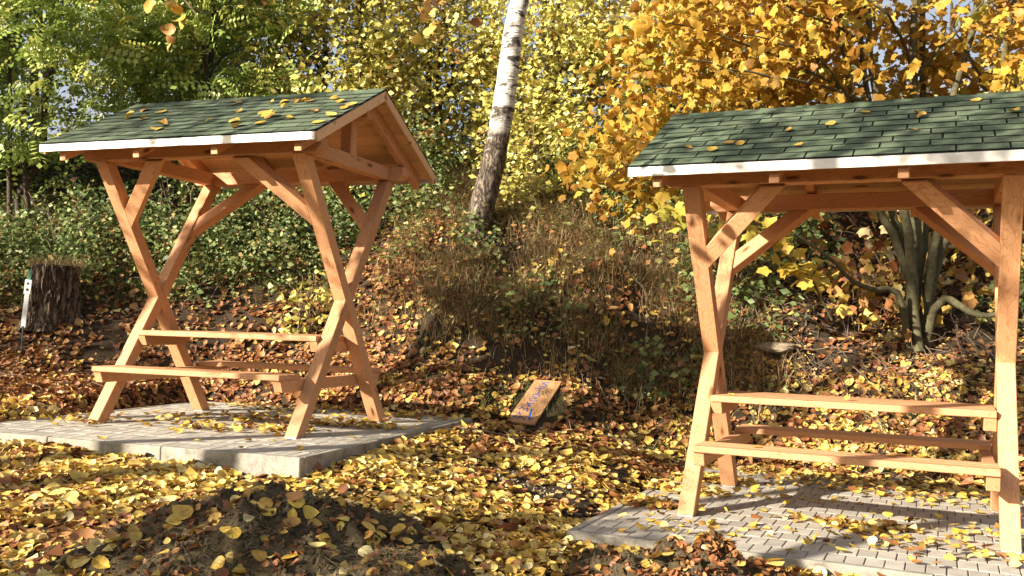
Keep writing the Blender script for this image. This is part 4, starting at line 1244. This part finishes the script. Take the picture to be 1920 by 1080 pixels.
strokes = [[(915, 240), (785, 250), (850, 290), (845, 316), (720, 305)], [(650, 335), (830, 350)], [(745, 345), (710, 430)],
           [(675 + 62 * math.cos(t), 467 + 27 * math.sin(t)) for t in np.linspace(0, 6.3, 13)],
           [(630 + 68 * math.cos(t), 535 + 25 * math.sin(t)) for t in np.linspace(.35, 5.9, 12)],
           [(510, 610), (580, 598), (650, 602)], [(530, 575), (545, 610), (560, 655)], [(545, 610), (575, 640)],
           [(385, 695), (440, 655), (470, 690), (535, 680), (510, 728)], [(350, 740), (385, 755), (420, 785)], [(400, 735), (390, 770)],
           [(258, 857), (320, 797), (345, 840), (420, 818), (490, 870)], [(602, 698), (580, 770), (560, 852)], [(540, 860), (590, 860), (638, 828)]]
V, F = [], []
for si, s in enumerate(strokes):
    hw = .0055 if si not in (12,) else .011
    loc = []
    for cx, cy in s:
        wpt = onb(930 + cx / 9, 690 + cy / 9) - bc
        loc.append(Vector((wpt.dot(bx), wpt.dot(by))))
    for a, b in zip(loc[:-1], loc[1:]):
        d = (b - a).normalized(); nrm_ = Vector((-d.y, d.x)) * hw; a2, b2 = a - d * hw * .6, b + d * hw * .6
        i = len(V); z = .0006 + .0002 * (len(F) % 5)
        V += [(a2.x + nrm_.x, a2.y + nrm_.y, z), (a2.x - nrm_.x, a2.y - nrm_.y, z), (b2.x - nrm_.x, b2.y - nrm_.y, z), (b2.x + nrm_.x, b2.y + nrm_.y, z)]
        F.append((i, i + 1, i + 2, i + 3))
me = bpy.data.meshes.new('lettering'); me.from_pydata(V, [], F); me.update(); put('lettering', me, M['blue'], root)

# ------------------------------------------------------------------ stone and stand-in for a lit soil patch on the bank
def rock(label, px, py, Y, s):
    p_ = hit(px, py); z = gz(p_.x, p_.y)
    bm = bmesh.new(); bmesh.ops.create_icosphere(bm, subdivisions=3, radius=1)
    for v in bm.verts:
        k = 1 + .22 * float(fbm(np.array([v.co.x * 1.5 + px]), np.array([v.co.y * 1.5 + v.co.z * 2]), 3)[0])
        v.co = Vector((v.co.x * s[0], v.co.y * s[1], v.co.z * s[2])) * k
    me = bpy.data.meshes.new('stone'); bm.to_mesh(me); bm.free()
    put('stone', me, M['stone'], None, Matrix.Translation((p_.x, p_.y, z + s[2] * .25)), label, 'stone', 'stones on the bank')
rock('flat stand-in for a sunlit sandy soil patch behind the low-pad bench, sunk in leaves', 1455, 655, 9.0, (.24, .20, .06))  # stone form added in place of a sunlit patch of pale sandy soil
rock('grey stone beside the front post of the low-pad shelter', 1375, 640, 9.1, (.16, .12, .07))

# ------------------------------------------------------------------ trees outside the frame that dapple the light
def shade_tree(label, tx, ty, tz, t, r, n, per, size, sg=.2, tm=SMALL, mat='lime'):
    c = np.array([tx, ty, tz]) + np.array(SUN_TO) * t
    x, y = c[0], c[1]
    S = [stem_path((x, y, gz(x, y) - .1), (x + .2, y, c[2] + r[2] * .5), 12, .01, .16, .05)]
    tree('lime_tree', label, 'tree', 'limes beside the clearing', S, blob(n, c, r, .3), per, sg, tm, size, mat, 'bark', upw=.3, rise=.12)
shade_tree('half-bare lime at the open side of the clearing', -2.0, 7.2, 2.1, 8.5, (2.3, 2.3, 1.4), 50, 36, .085, .13)
shade_tree('sparse lime standing apart on the open side', 2.3, 5.9, 2.55, 8.0, (1.9, 1.9, .75), 100, 40, .085, .11)
shade_tree('low lime at the near edge of the clearing', -.7, 4.9, .0, 8.5, (1.3, 1.3, .7), 50, 34, .09, .16)
shade_tree('dense lime shading the bank by the stump', -5.0, 11.0, .9, 12, (1.4, 1.4, .7), 55, 30, .10, .16)
shade_tree('lime whose crown shades the grassy bank', .9, 11.2, 1.3, 15, (1.9, 1.5, .7), 60, 30, .10, .18)
shade_tree('lime shading the upper bank by the maple', 4.6, 10.6, 1.9, 15, (1.6, 1.4, .55), 50, 32, .10, .16)
# a near tree whose twigs hang in at the top of the view
tp = np.array([(-5.2, 2.4, gz(-5.2, 2.4) - .1), (-5.1, 2.5, 1.5), (-4.8, 2.8, 2.8), (-4.0, 3.4, 3.6), (-2.6, 4.3, 3.75), (-1.2, 5.0, 3.6), (-.2, 5.3, 3.45)])
t_ = np.linspace(0, 6, 22); S0 = (np.stack([np.interp(t_, np.arange(7), tp[:, k]) for k in range(3)], 1), np.linspace(.11, .012, 22))
S0[0][1:-1] = (S0[0][:-2] + 2 * S0[0][1:-1] + S0[0][2:]) / 4
tips = [np.array(at(*q)) for q in ((300, 5, 5), (325, 25, 4.9), (330, 68, 5), (800, 25, 5.1), (820, 62, 5.05), (770, 30, 5.2), (880, 10, 5.2))] + [np.array((x, 4.6 + .25 * x, 3.6)) for x in (-3.6, -3.0, -2.4, -1.8)]
tree('lime_tree', 'lime whose long limb hangs leaf tips over the view', 'tree', 'limes beside the clearing', [S0], np.array(tips), 4, .045, OVN, .072, 'litter', 'bark', upw=.1, rise=.0, twig=.003, val=lambda p: rng.uniform(.3, .8, len(p)))
